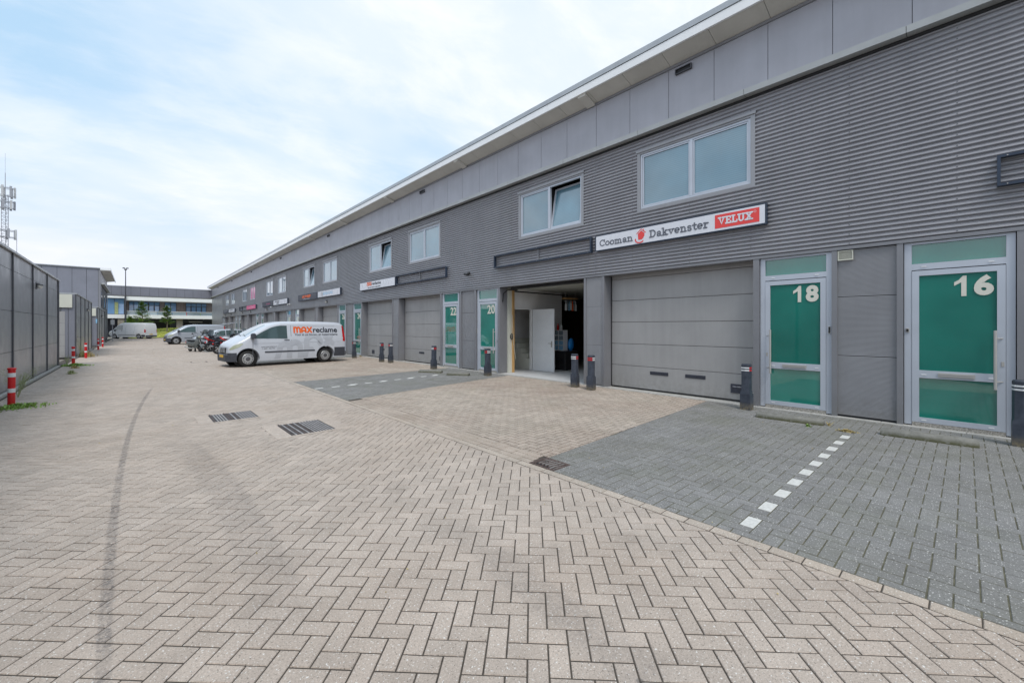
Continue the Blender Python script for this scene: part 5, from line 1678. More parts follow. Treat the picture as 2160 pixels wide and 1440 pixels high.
def bushy(loc, h, rad, n_, mat, label, seed, name='weed_bush'):
    rr = random.Random(seed)
    r = root(name, (loc[0], loc[1], 0), label, 'weeds')
    m = MB(); tips = []
    for i in range(14):
        a = rr.uniform(0, 2 * PI); l_ = rad * rr.uniform(0.4, 1)
        e = (math.cos(a) * l_, math.sin(a) * l_, h * rr.uniform(0.55, 1))
        m.tube([(0, 0, 0), (e[0] * .4, e[1] * .4, e[2] * .6), e], [0.005, 0.004, 0.002], 4)
        tips.append(e)
    m.build('stems', M['leafpale'], r, world=False)
    m = MB()
    for i in range(n_):
        e = rr.choice(tips); t_ = rr.uniform(0.35, 1.05)
        c = [e[0] * t_ + rr.gauss(0, .03), e[1] * t_ + rr.gauss(0, .03), e[2] * t_ + rr.gauss(0, .03)]
        a = rr.uniform(0, 2 * PI); s_ = rr.uniform(0.006, 0.014)
        m.add([(c[0], c[1], c[2]), (c[0] + math.cos(a) * s_, c[1] + math.sin(a) * s_, c[2] + s_ * .4), (c[0] - math.sin(a) * s_, c[1] + math.cos(a) * s_, c[2] + s_)], [(0, 1, 2)])
    m.build('foliage', M[mat], r, world=False)
bushy((-2.0, 15.0), 0.72, 0.40, 1500, 'leafpale', 'tall feathery pale green weed behind the nearest red bollard', 4)
bushy((-2.08, 32.6), 1.25, 0.45, 900, 'straw', 'tall dry straw coloured grass between the second and third red bollard', 6, 'dry_grass')
weeds('weed_clump', (-1.95, 32.9), 0.4, 0.40, 420, 'straw', 'dry grass tuft at the base of the second low building', 16, 0.4)
weeds('weed_clump', (-1.85, 25.6), 0.42, 0.13, 380, 'leaf', 'dark green weeds around the second red bollard', 2, 0.9, 1.3, 0.012)
weeds('grass_tuft', (-1.62, 21.3), 0.13, 0.16, 160, 'leafpale', 'small isolated grass tuft in the alley near the left wall', 3, 0.6)
weeds('grass_tuft', (-1.75, 24.2), 0.16, 0.12, 160, 'straw', 'small dry tuft just before the second red bollard', 8, 0.6)
bushy((-2.1, 25.9), 0.5, 0.15, 120, 'rust', 'thin reddish dock stalk at the wall corner', 10, 'dock_stalk')
weeds('grass_tuft', (8.28, 1.78), 0.05, 0.05, 40, 'leaf', 'tiny bright green plant in the joints before the wheel stop of door 18', 5, 0.9)
weeds('grass_tuft', (8.33, 1.28), 0.13, 0.04, 200, 'straw', 'dry moss patch at the end of the white dashes', 15, 1.2, 0.5)
weeds('grass_tuft', (8.6, 1.55), 0.03, 0.10, 8, 'straw', 'single dry stalk at the end of the wheel stop of door 18', 18, 0.9)
weeds('grass_tuft', (9.2, -0.72), 0.14, 0.14, 40, 'straw', 'dry stalks at the foot of the bollard by the right edge', 21, 0.9)
weeds('grass_tuft', (9.4, 22.9), 0.1, 0.08, 60, 'straw', 'dry leaves at the foot of the bollard behind the van', 22, 0.9)

# ------------------------------------------------------------------ vans
def van(name, label, pos, rz, paint, wb=3.43, rear=0.89, H=1.90, W=0.95, deco=False, kind='mid', gate=False):
    r = root(name, pos, label, 'van', None, rz)
    XR = -(wb + rear)
    if kind == 'mid':
        K = [(0.93, 0.52, .60, .30), (0.925, 0.66, .70, .25), (0.90, 0.80, .78, .20), (0.84, 0.92, .84, .18), (0.70, 1.02, .89, .18), (0.50, 1.12, .925, .18), (0.30, 1.21, .94, .18), (0.20, 1.27, .945, .18), (-0.10, 1.45, .95, .18), (-0.40, 1.63, .95, .18), (-0.70, 1.79, .95, .18),
             (-0.9, 1.85, .95, .18), (-1.3, 1.90, .95, .18), (-2.2, 1.915, .95, .18), (-3.2, 1.91, .95, .18), (XR + 0.5, 1.895, .95, .18), (XR + 0.22, 1.87, .94, .18), (XR + 0.10, 1.80, .93, .18), (XR + 0.05, 1.60, .92, .18), (XR + 0.0, 1.0, .91, .2), (XR, 0.62, .90, .25)]
    else:
        K = [(0.95, 0.60, .62, .3), (0.94, 0.80, .74, .25), (0.90, 0.98, .82, .2), (0.80, 1.14, .88, .18), (0.50, 1.28, .93, .18), (0.25, 1.38, .95, .18), (0.0, 1.62, .96, .2), (-0.3, 1.92, .96, .2), (-0.6, 2.2, .96, .2),
             (-0.85, 2.35, .96, .2), (-1.3, 2.42, .96, .2), (-2.5, 2.42, .96, .2), (XR + 0.4, 2.40, .96, .2), (XR + 0.12, 2.34, .95, .2), (XR + 0.04, 2.1, .94, .2), (XR, 1.2, .93, .2), (XR, 0.62, .92, .25)]
    K = [((k[0] * (0.88 if k[0] > 0 else 1) - 0.16 if k[0] > -1.0 else k[0]),) + k[1:] for k in K] if kind == 'mid' else K
    H = 1.915 if kind == 'mid' else 2.42
    NX = 0.0 if kind == 'mid' else 0.25
    def interp(x):
        for i in range(len(K) - 1):
            if K[i][0] >= x >= K[i + 1][0]:
                d = K[i][0] - K[i + 1][0]
                t_ = (K[i][0] - x) / d if d > 1e-6 else 0
                return tuple(K[i][q] + (K[i + 1][q] - K[i][q]) * t_ for q in range(4))
        return K[0] if x > K[0][0] else K[-1]
    def wz(z):
        """relative half width by height"""
        pts = [(0.2, 0.955), (0.45, 0.99), (0.8, 1.0), (1.15, 0.985), (H - 0.15, 0.865), (H + 0.5, 0.76)]
        for i in range(len(pts) - 1):
            if pts[i][0] <= z <= pts[i + 1][0]:
                t_ = (z - pts[i][0]) / (pts[i + 1][0] - pts[i][0])
                return pts[i][1] + (pts[i + 1][1] - pts[i][1]) * t_
        return pts[0][1] if z < 0.2 else pts[-1][1]
    Z0 = 0.24
    def ringpts(k):
        x, h, wd_, z0 = k
        z0 = max(Z0, min(z0, 0.3))
        rc = min(0.16, (h - z0) * 0.3)
        side = []
        for i in range(9):
            z = z0 + (h - rc - z0) * i / 8
            side.append((wd_ * wz(z), z))
        wt = wd_ * wz(h - rc)
        for a in (18, 36, 54, 72, 88):
            ra = math.radians(a)
            side.append((wt - rc * 1.1 * (1 - math.cos(ra)), h - rc + rc * math.sin(ra) * 0.97))
        side.append((wt * 0.4, h + 0.004)); 
        full = [(x, y, z) for y, z in side] + [(x, 0, h + 0.006)] + [(x, -y, z) for y, z in side[::-1]]
        return full
    m = MB()
    m.loft([ringpts(k) for k in K])
    body = m.build('body', paint, r, world=False, smooth=35)
    # wheel arches cut out of the body
    cut = MB()
    for xw in (0.0, -wb):
        for s_ in (-1, 1):
            cut.tube([(xw, s_ * 1.2, 0.36), (xw, s_ * 0.62, 0.36)], 0.405, 28)
    co = cut.build('arch_cutter', paint, None)
    co.parent = r
    md = body.modifiers.new('arches', 'BOOLEAN')
    md.operation = 'DIFFERENCE'; md.object = co; md.solver = 'EXACT'
    bpy.context.view_layer.update()
    dg = bpy.context.evaluated_depsgraph_get()
    me = D.meshes.new_from_object(body.evaluated_get(dg))
    body.modifiers.clear()
    if len(me.polygons) > 50:
        old = body.data
        body.data = me
        me.name = 'body'
    D.objects.remove(co)
    def sy(x, z):
        k = interp(x)
        return k[2] * wz(z)
    def patch(nm, xs, zlo, zhi, mat, off=0.006, side=1, nz=5, par=None, smooth=True):
        m = MB(); rows = []
        for x in xs:
            a, b = zlo(x), zhi(x)
            rows.append([(x, side * (sy(x, a + (b - a) * i / nz) + off), a + (b - a) * i / nz) for i in range(nz + 1)])
        m.grid(rows)
        return m.build(nm, mat, par or r, world=False, smooth='all' if smooth else False)
    def lin(a, b, n_):
        return [a + (b - a) * i / n_ for i in range(n_ + 1)]
    def zroof(x, d=0.20):
        return interp(x)[1] - d
    top = 1.72 if kind == 'mid' else 2.02
    zb = (lambda x: 1.18 + 0.02 * (x + 0.2)) if kind == 'mid' else (lambda x: 1.34)
    xf = -0.10 if kind == 'mid' else 0.12
    for s_ in (-1, 1):
        dr = patch('side_window', lin(xf, -1.52 if kind == 'mid' else -1.25, 16), lambda x: zb(x), lambda x: min(top, max(zb(x) + 0.015, zroof(x, 0.165))), M['carglass'], 0.006, s_)
        # seal around the window
        patch('side_moulding', lin(-0.62, -wb + 0.5, 10), lambda x: 0.565, lambda x: 0.625, M['plastic'], 0.012, s_, 1)
        for xd in ((-0.17, 0.42, 1.18), (-1.68, 0.32, 1.74), (-3.0 if kind != 'mid' else 9, .3, 1.9)):
            if xd[0] < 5:
                patch('door_seam', [xd[0] + 0.008, xd[0] - 0.008], lambda x: xd[1], lambda x: xd[2], M['seam'], 0.002, s_, 6)
        if kind == 'mid':
            patch('panel_crease', lin(-0.2, XR + 0.25, 12), lambda x: 0.96, lambda x: 0.968, M['seam'], 0.002, s_, 1)
            patch('panel_crease', lin(-1.72, XR + 0.5, 8), lambda x: 1.70, lambda x: 1.707, M['seam'], 0.002, s_, 1)
            patch('rear_corner_guard', lin(-wb - 0.42, XR + 0.012, 6), lambda x: 0.28, lambda x: 0.70, M['plastic'], 0.008, s_, 3)
            patch('door_handle', lin(-1.38, -1.60, 3), lambda x: 1.08, lambda x: 1.115, M['plastic'], 0.03, s_, 1)
        else:
            patch('rear_corner_guard', lin(-wb - 0.45, XR + 0.012, 4), lambda x: 0.3, lambda x: 0.62, M['plastic'], 0.008, s_, 3)
            patch('door_handle', lin(-1.05, -1.25, 3), lambda x: 1.18, lambda x: 1.22, M['plastic'], 0.03, s_, 1)
        # arches lips
        for xw in (0.0, -wb):
            m = MB()
            a0 = [math.radians(a) for a in range(-8, 189, 14)]
            m.grid([[(xw + rr_ * math.cos(a), s_ * (sy(xw + rr_ * math.cos(a), max(0.25, 0.36 + rr_ * math.sin(a))) + 0.006), max(0.25, 0.36 + rr_ * math.sin(a))) for a in a0] for rr_ in (0.403, 0.422)])
            m.build('arch_trim', M['plastic'] if kind == 'mid' else M['plastic'], r, world=False)
        # front bumper corner
        m = MB()
        xs = lin(0.40, 0.69, 6)
        m.grid([[(x, s_ * (sy(min(x, .63), z) + 0.012 - (0.08 if x > .67 else 0)), z) for z in (0.24, 0.36, 0.5, 0.60)] for x in xs])
        m.build('bumper_side', M['plastic'], r, world=False)
        # head lamp wraps the corner
        m = MB(); rows = []
        for x, za, zb_ in ((0.18, 0.96, 0.98), (0.28, 0.86, 0.98), (0.41, 0.79, 0.945), (0.51, 0.75, 0.90), (0.59, 0.72, 0.83), (0.63, 0.71, 0.77)):
            rows.append([(x, s_ * (sy(x, z) + 0.010), z) for z in (za, (za + zb_) / 2, zb_)])
        m.grid(rows); m.build('headlamp', M['headlamp'], r, world=False)
        # mirror
        m = MB(); m.bbox(-0.24, -0.08, s_ * 1.02 - 0.10, s_ * 1.02 + 0.12, 1.17, 1.40, 0.04); m.tube([(-0.13, s_ * 0.88, 1.18), (-0.15, s_ * 0.98, 1.22)], 0.03, 6)
        m.build('wing_mirror', M['plastic'], r, world=False, smooth=40)
        # tail lamp
        zt0, zt1 = (0.98, 1.72) if kind == 'mid' else (0.95, 1.45)
        m = MB()
        m.grid([[(XR + 0.10 * ((z - zt0) / 0.9) ** 2 + dx_, s_ * (sy(XR + 0.05, z) + 0.012 - ins), z) for z in lin(zt0, zt1, 6)] for dx_, ins in ((0.13, 0.0), (0.03, 0.0), (-0.012, 0.04), (-0.016, 0.11))])
        m.build('tail_lamp', M['lampred'], r, world=False)
    # windscreen follows the top of the loft
    xs = lin(-0.01, -0.78, 8) if kind == 'mid' else lin(0.22, -0.55, 8)
    m = MB()
    m.grid([[(x + 0.006, t_ * (interp(x)[2] * wz(interp(x)[1]) - 0.13), interp(x)[1] + 0.012 - 0.05 * abs(t_) ** 4) for t_ in lin(-1, 1, 10)] for x in xs])
    m.build('windscreen', M['windscreen'], r, world=False, smooth='all')
    m = MB(); m.tube([(0.03, 0.6, 1.28), (-0.06, 0.1, 1.345)], 0.012, 5); m.tube([(0.03, 0.0, 1.285), (-0.06, -0.5, 1.345)], 0.012, 5); m.build('wiper', M['dark'], r, world=False)
    # front bumper and grille
    m = MB(); m.bbox(0.54, 0.715, -0.60, 0.60, 0.24, 0.58, 0.07); fb = m.build('front_bumper', M['plastic'], r, world=False, smooth=30)
    m = MB(); m.bbox(0.60, 0.685, -0.40, 0.40, 0.60, 0.80, 0.01); gr_ = m.build('grille', M['dark'], r, world=False)
    for i in range(4):
        m = MB(); m.bbox(0.675, 0.697, -0.38, 0.38, 0.622 + i * 0.047, 0.642 + i * 0.047, 0.004); m.build('grille_bar', M['hub'], gr_, world=False)
    m = MB()
    ribbon(m, arc(0, 0.71, 0.075, 0, 360, 18), 0.012, lambda a, b: (0.702, a, b))
    for a in (90, 210, 330):
        ribbon(m, [(0, 0.71), (0.072 * math.cos(math.radians(a)), 0.71 + 0.072 * math.sin(math.radians(a)))], 0.012, lambda a_, b_: (0.7025, a_, b_))
    m.build('emblem', M['chrome'], gr_, world=False)
    m = MB(); m.bbox(0.71, 0.725, -0.26, 0.26, 0.40, 0.51, 0.004); pl = m.build('licence_plate', M['plate'], r, world=False)
    # floor and liners
    m = MB(); m.box(XR + 0.15, 0.48, -0.58, 0.58, 0.22, 0.62); m.build('underbody', M['dark'], r, world=False)
    # rear: doors
    m = MB(); m.bbox(XR - 0.07, XR + 0.05, -0.86, 0.86, 0.30, 0.52, 0.03); m.build('rear_bumper', M['plastic'], r, world=False)
    m = MB(); m.box(XR - 0.012, XR + 0.0, -0.008, 0.008, 0.55, 1.0); m.build('door_seam', M['seam'], r, world=False)
    m = MB(); m.bbox(XR - 0.03, XR, -0.26, 0.26, 0.62, 0.73, 0.004); m.build('licence_plate', M['plate'], r, world=False)
    # wheels
    for xw in (0.0, -wb):
        for s_ in (-1, 1):
            wr = 0.335 if kind == 'mid' else 0.35
            m = MB()
            yy0, yy1 = s_ * 0.68, s_ * 0.905
            m.tube([(xw, yy0, wr), (xw, yy0 + s_ * 0.03, wr), (xw, yy1 - s_ * 0.03, wr), (xw, yy1, wr)], [wr - 0.03, wr, wr, wr - 0.035], 32)
            wh = m.build('wheel', M['rubber'], r, world=False, smooth=50)
            m = MB(); m.tube([(xw, yy1 - 0.0 * s_, wr), (xw, yy1 + s_ * 0.008, wr)], [0.215, 0.205], 28); m.build('rim', M['hub'], wh, world=False)
            m = MB()
            for q in range(16):
                a = 2 * PI * q / 16
                c = (xw + 0.168 * math.cos(a), wr + 0.168 * math.sin(a))
                ca, sa = math.cos(a), math.sin(a)
                m.add([(c[0] + ca * dx_ * 0.03 - sa * dy_ * 0.014, yy1 + s_ * 0.0105, c[1] + sa * dx_ * 0.03 + ca * dy_ * 0.014) for dx_, dy_ in ((-1, -1), (1, -1), (1, 1), (-1, 1))], [(0, 1, 2, 3)])
            m.build('rim_slots', M['dark'], wh, world=False)
            m = MB(); m.tube([(xw, yy1, wr), (xw, yy1 + s_ * 0.02, wr)], [0.11, 0.06], 18); m.build('hub', M['hubdark'], wh, world=False)
            m = MB(); m.tube([(xw, s_ * 0.585, 0.36), (xw, s_ * 0.64, 0.36)], [0.45, 0.45], 24); m.build('wheel_well', M['dark'], r, world=False)
    if deco:
        F = lambda a, b: (-1.90 - a, sy(-1.90 - a, b) + 0.006, b)
        def side_text(s, x_left, x_right, z0, h_, mat, bold, off=0.006):
            vs, fs = text_mesh(s, bold)
            mx = max(v[0] for v in vs); mn = min(v[0] for v in vs); my = min(v[1] for v in vs); My = max(v[1] for v in vs)
            m = MB()
            m.add([(x_left - (v[0] - mn) / (mx - mn) * (x_left - x_right), sy(x_left, z0 + (v[1] - my) / (My - my) * h_) + off + (0.001 if v[2] > 0 else 0), z0 + (v[1] - my) / (My - my) * h_) for v in vs], fs)
            return m.build('lettering', mat, r, world=False)
        # big pale ghost letters, cut off below the sill
        m = MB()
        def G_(a, b):
            z = max(0.30, min(1.33, b))
            a = a * 0.93
            return (-1.02 - a, sy(-1.02 - a, z) + 0.0045, z)
        for pts, wd_ in ((([(0.05, 0.10), (0.20, 0.70)] + arc(0.42, 0.72, 0.22, 170, 0, 8, 0.2) + [(0.62, 0.1)]), 0.24), (([(0.62, 0.72)] + arc(0.88, 0.74, 0.24, 170, 0, 8, 0.25) + [(1.12, 0.1)]), 0.24),
                         (([(1.30, 0.12), (1.40, 0.62)] + arc(1.74, 0.95, 0.34, 200, 0, 10, 0.34) + [(2.05, 0.92)]), 0.25), ([(1.42, 0.66), (1.66, 0.66)], 0.2)):
            sub = []
            for q in range(len(pts) - 1):
                for t_ in range(6):
                    sub.append((pts[q][0] + (pts[q + 1][0] - pts[q][0]) * t_ / 6, pts[q][1] + (pts[q + 1][1] - pts[q][1]) * t_ / 6))
            sub.append(pts[-1])
            ribbon(m, sub, wd_, G_)
        for pts in ([(2.32, 1.22), (2.70, 0.90)], [(2.62, 1.25), (2.4, 0.95)], [(2.5, 0.98), (2.35, 0.85)]):
            sub = [(pts[0][0] + (pts[1][0] - pts[0][0]) * t_ / 10, pts[0][1] + (pts[1][1] - pts[0][1]) * t_ / 10) for t_ in range(11)]
            ribbon(m, sub, 0.22, G_)
        m.build('ghost_lettering', M['vanghost'], r, world=False)
        m = MB(); wl = logo_max(m, lambda a, b: (-1.80 - a, sy(-2.4, 1.40 + b) + 0.008, 1.40 + b), 0.265, 0.07)
        m.build('lettering', M['orange'], r, world=False)
        side_text('reclame', -1.80 - wl - 0.01, -3.78, 1.405, 0.255, M['ink'], 0.025, 0.008)
        side_text('Voor al uw binnen- en buitenreclame', -1.84, -3.78, 1.27, 0.105, M['ink'], 0.01, 0.008)
        side_text('www.maxreclame.nl', -0.48, -1.08, 0.80, 0.045, M['ink'], 0.0)
        side_text('T. 0297 - 522 776', -0.50, -1.0, 0.72, 0.045, M['ink'], 0.0)
        m = MB(); m.bbox(0.10 - 0.0, 0.16, -0.01, 0.01, 0.9, 0.91, 0.001)
    for c_ in ([] if kind == 'mid' else r.children):
        if c_.name.split('.')[0] in ('front_bumper', 'grille', 'headlamp', 'bumper_side'):
            c_.location.x += NX
    if gate:
        m = MB(); m.add([(XR + 0.12, -0.85, 1.90), (XR - 1.15, -0.82, 2.14), (XR - 1.15, 0.82, 2.14), (XR + 0.12, 0.85, 1.90), (XR + 0.12, -0.85, 1.95), (XR - 1.15, -0.82, 2.19), (XR - 1.15, 0.82, 2.19), (XR + 0.12, 0.85, 1.95)],
                        [(0, 3, 2, 1), (4, 5, 6, 7), (0, 1, 5, 4), (1, 2, 6, 5), (2, 3, 7, 6), (3, 0, 4, 7)]); m.build('raised_tailgate', paint, r, world=False)
        m = MB(); m.tube([(XR + 0.1, 0.78, 1.5), (XR - 0.6, 0.78, 2.02)], 0.015, 5); m.tube([(XR + 0.1, -0.78, 1.5), (XR - 0.6, -0.78, 2.02)], 0.015, 5); m.build('gas_strut', M['dark'], r, world=False)
    return r
dv = Vector((-1, -0.105)).normalized()
rz = math.atan2(dv.y, dv.x)
lf = Vector((-dv.y, dv.x))
p = Vector((3.51, 20.1)) - lf * 0.90
van('panel_van', 'white panel van with orange and dark lettering on its side', (p.x, p.y, 0), rz, M['vanwhite'], wb=3.2, rear=0.97, deco=True)
p = Vector((3.02, 51.2)) - lf * 0.9
van('panel_van', 'plain silver-white panel van with raised tailgate behind the scooters', (p.x, p.y, 0), rz + 0.02, M['vansilver'], wb=3.2, rear=0.85, gate=True)
van('large_van', 'plain white high-roof delivery van parked across the far end of the alley', (-1.35, 82.6, 0), math.radians(134), M['white'], wb=3.66, rear=1.0, kind='high').scale = (1, 1, 0.94)

# ------------------------------------------------------------------ small hatchback
def car(pos, rz, label):
    r = root('hatchback_car', pos, label, 'car', None, rz)
    K = [(0.80, 0.50, .60), (0.78, 0.66, .70), (0.66, 0.76, .78), (0.4, 0.84, .82), (0.0, 0.92, .84), (-0.30, 0.96, .85), (-0.75, 1.26, .85), (-1.1, 1.42, .85), (-1.7, 1.47, .85), (-2.4, 1.46, .85), (-2.85, 1.40, .84), (-3.05, 1.22, .83), (-3.18, 0.95, .82), (-3.2, 0.6, .80)]
    m = MB()
    rings = []
    for x, h, wd_ in K:
        def wz(z): return 1.0 if z < 0.9 else 1.0 - (z - 0.9) * 0.42
        rc = 0.1
        side = [(wd_ * wz(0.22 + (h - rc - 0.22) * i / 6), 0.22 + (h - rc - 0.22) * i / 6) for i in range(7)]
        wt = side[-1][0]
        side += [(wt - 0.03, h - 0.03), (wt - 0.10, h), (wt * 0.4, h + 0.02)]
        rings.append([(x, y, z) for y, z in side] + [(x, 0, h + 0.025)] + [(x, -y, z) for y, z in side[::-1]])
    m.loft(rings)
    m.build('body', M['vansilver'], r, world=False, smooth=35)
    def sy2(z): return 0.85 * (1.0 if z < 0.9 else 1.0 - (z - 0.9) * 0.42)
    for s_ in (-1, 1):
        for pts in ([(-0.42, 0.93), (-1.35, 0.93), (-1.35, 1.36), (-1.02, 1.34)], [(-1.42, 0.93), (-2.25, 0.93), (-2.25, 1.37), (-1.42, 1.37)], [(-2.32, 0.95), (-2.8, 1.0), (-2.62, 1.32), (-2.32, 1.36)]):
            m = MB(); m.add([(x, s_ * (sy2(z) + 0.008), z) for x, z in pts], [(0, 1, 2, 3)]); m.build('side_window', M['carglass'], r, world=False)
        m = MB(); m.bbox(-0.55, -0.42, s_ * 0.95 - 0.08, s_ * 0.95 + 0.08, 0.93, 1.06, 0.03); m.build('wing_mirror', M['vansilver'], r, world=False)
        m = MB(); m.add([(0.40, s_ * 0.83, 0.80), (0.72, s_ * 0.76, 0.70), (0.70, s_ * 0.78, 0.58), (0.45, s_ * 0.835, 0.64)], [(0, 1, 2, 3)]); m.build('headlamp', M['headlamp'], r, world=False)
        m = MB(); m.bbox(-3.2, -3.0, s_ * 0.78 - 0.06, s_ * 0.78 + 0.06, 0.85, 1.15, 0.02); m.build('tail_lamp', M['lampred'], r, world=False)
        for xw in (0.0, -2.5):
            m = MB(); m.tube([(xw, s_ * 0.68, 0.30), (xw, s_ * 0.71, 0.30), (xw, s_ * 0.84, 0.30), (xw, s_ * 0.865, 0.30)], [0.27, 0.30, 0.30, 0.27], 24)
            wh = m.build('wheel', M['rubber'], r, world=False, smooth=50)
            m = MB(); m.tube([(xw, s_ * 0.866, 0.30), (xw, s_ * 0.873, 0.30)], 0.19, 18); m.build('rim', M['hub'], wh, world=False)
            m = MB()
            a0 = [math.radians(a) for a in range(-5, 186, 19)]
            m.grid([[(xw + q * math.cos(a), s_ * 0.858, 0.30 + q * math.sin(a)) for a in a0] for q in (0.29, 0.36)]); m.build('arch_trim', M['dark'], r, world=False)
    m = MB(); m.grid([[(x, t_ * wd_, z) for t_ in (-1, -.5, 0, .5, 1)] for x, z, wd_ in ((-0.32, 0.985, 0.70), (-0.72, 1.27, 0.66), (-1.0, 1.41, 0.62))]); m.build('windscreen', M['windscreen'], r, world=False)
    m = MB(); m.bbox(0.72, 0.84, -0.62, 0.62, 0.22, 0.50, 0.04); m.build('front_bumper', M['plastic'], r, world=False)
car((4.6, 45.0, 0), rz, 'silver hatchback parked between the silver van and the scooters')

# ------------------------------------------------------------------ scooters and motorbikes
def two_wheel(name, label, pos, rz, body_m, accent, kind='scooter', screen=False, lean=0.06, sc=1.0):
    r = root(name, pos, label, 'scooter' if kind == 'scooter' else 'motorbike', 'scooters and motorbikes parked beside the white van', rz)
    r.rotation_euler = (lean, 0, rz)
    r.scale = (sc, sc, sc)
    B_ = lambda m, nm, mt, smooth=40: m.build(nm, mt, r, world=False, smooth=smooth)
    wb, wr = (1.30, 0.24) if kind == 'scooter' else (1.42, 0.31)
    for xw in (0, -wb):
        m = MB()
        n_ = 24
        rings = []
        tw = 0.055 if kind == 'scooter' else 0.06
        for q in range(8):
            a = 2 * PI * q / 8
            rings.append([(xw + (wr - tw + tw * math.cos(a)) * math.cos(2 * PI * j / n_), tw * math.sin(a), wr + (wr - tw + tw * math.cos(a)) * math.sin(2 * PI * j / n_)) for j in range(n_)])
        rings.append(rings[0])
        m.loft(rings, caps=False)
        wh = B_(m, 'wheel', M['rubber'])
        m = MB(); m.tube([(xw, -0.03, wr), (xw, 0.03, wr)], 0.05, 10)
        for q in range(5):
            a = 2 * PI * q / 5
            m.tube([(xw, 0, wr), (xw + (wr - 0.08) * math.cos(a), 0, wr + (wr - 0.08) * math.sin(a))], 0.018, 5)
        m.build('rim', M['hubdark'] if kind == 'scooter' else M['hub'], wh, world=False)
    if kind == 'scooter':
        m = MB(); m.loft([[(x, wd_ * math.cos(2 * PI * q / 12), z + hh / 2 + hh / 2 * math.sin(2 * PI * q / 12)) for q in range(12)] for x, wd_, z, hh in ((-0.60, 0.04, 0.34, 0.34), (-0.68, 0.11, 0.30, 0.42), (-0.85, 0.14, 0.29, 0.43), (-1.1, 0.17, 0.31, 0.42), (-1.35, 0.165, 0.38, 0.35), (-1.55, 0.11, 0.50, 0.23), (-1.66, 0.04, 0.58, 0.11))]); B_(m, 'rear_body', body_m)
        m = MB(); m.loft([[(x, y_, z) for y_, z in ((-wd_, z0), (-wd_, z0 + 0.05), (wd_, z0 + 0.05), (wd_, z0))] for x, wd_, z0 in ((-0.15, 0.17, 0.28), (-0.65, 0.17, 0.26))]); B_(m, 'floorboard', body_m)
        m = MB(); rows = []
        for z, x, wd_ in ((0.26, -0.22, 0.12), (0.4, -0.18, 0.18), (0.6, -0.12, 0.21), (0.8, -0.10, 0.18), (0.98, -0.14, 0.09)):
            rows.append([(x - 0.09 * abs(t_) ** 2, t_ * wd_, z) for t_ in (-1, -.6, -.2, .2, .6, 1)])
        m.grid(rows); m.grid([[(x - 0.02, y_, z) for x, y_, z in rw][::-1] for rw in rows]); B_(m, 'leg_shield', body_m)
        m = MB(); a0 = [math.radians(a) for a in range(10, 171, 16)]
        m.grid([[(0.0 + 0.29 * math.cos(a), y_, 0.24 + 0.29 * math.sin(a) - abs(y_) * 0.3) for a in a0] for y_ in (-0.09, -0.05, 0, 0.05, 0.09)]); B_(m, 'front_fender', body_m)
        m = MB(); m.loft([[(x, y_ * 0.15 * k_, z) for y_, z in ((-1, z0), (-.9, z0 + 0.08), (.9, z0 + 0.08), (1, z0))] for x, z0, k_ in ((-0.62, 0.70, .7), (-0.85, 0.72, 1), (-1.15, 0.73, 1), (-1.45, 0.72, .8))]); B_(m, 'seat', M['seatblack'])
        m = MB(); m.ball((-0.10, 0, 1.0), (0.11, 0.13, 0.10), 12, 8); B_(m, 'headset', body_m)
        m = MB(); m.tube([(0.0, 0, 1.0), (0.02, 0, 1.0)], [0.075, 0.06], 14); B_(m, 'headlight', M['headlamp'])
        m = MB(); m.tube([(0.0, 0.08, 0.24), (-0.06, 0.08, 0.5), (-0.12, 0, 0.95)], 0.02, 6); m.tube([(-0.3, -0.20, 0.22), (-1.0, -0.20, 0.24), (-1.45, -0.22, 0.34)], [0.025, 0.05, 0.045], 8); B_(m, 'exhaust', M['steel'])
        m = MB(); m.box(-0.9, -0.7, 0.05, 0.08, 0.0, 0.3); B_(m, 'centre_stand', M['dark'])
        hz = 1.03
    else:
        m = MB(); m.tube([(0, 0.10, wr), (-0.22, 0.10, 0.80)], 0.025, 8); m.tube([(0, -0.10, wr), (-0.22, -0.10, 0.80)], 0.025, 8); B_(m, 'fork', M['steel'])
        m = MB(); m.ball((-0.52, 0, 0.86), (0.28, 0.15, 0.13), 14, 8); B_(m, 'fuel_tank', body_m)
        m = MB(); m.loft([[(x, y_ * wd_, z) for y_, z in ((-1, z0), (-.8, z0 + hh), (.8, z0 + hh), (1, z0))] for x, wd_, z0, hh in ((-0.70, 0.10, 0.76, 0.06), (-0.95, 0.14, 0.74, 0.07), (-1.25, 0.13, 0.78, 0.08), (-1.55, 0.08, 0.88, 0.06))]); B_(m, 'seat', M['seatblack'])
        m = MB(); m.bbox(-0.85, -0.40, -0.15, 0.15, 0.28, 0.62, 0.05); m.tube([(-0.5, -0.19, 0.42), (-0.5, 0.19, 0.42)], 0.09, 12); B_(m, 'engine', M['hubdark'])
        m = MB(); m.loft([[(x, y_ * wd_, z) for y_, z in ((-1, z0), (-1, z0 + hh * .6), (0, z0 + hh), (1, z0 + hh * .6), (1, z0))] for x, wd_, z0, hh in ((-0.70, 0.17, 0.40, 0.30), (-0.30, 0.20, 0.45, 0.45), (-0.05, 0.15, 0.62, 0.35), (0.10, 0.05, 0.75, 0.12))]); B_(m, 'fairing', body_m)
        m = MB(); m.loft([[(x, y_ * wd_, z) for y_, z in ((-1, z0), (0, z0 + 0.10), (1, z0))] for x, wd_, z0 in ((-1.2, 0.13, 0.70), (-1.6, 0.09, 0.84), (-1.75, 0.03, 0.95))]); B_(m, 'tail_fairing', accent)
        m = MB(); m.tube([(-0.5, -0.18, 0.30), (-1.0, -0.20, 0.28), (-1.55, -0.22, 0.42)], [0.025, 0.05, 0.05], 8); B_(m, 'exhaust', M['chrome'])
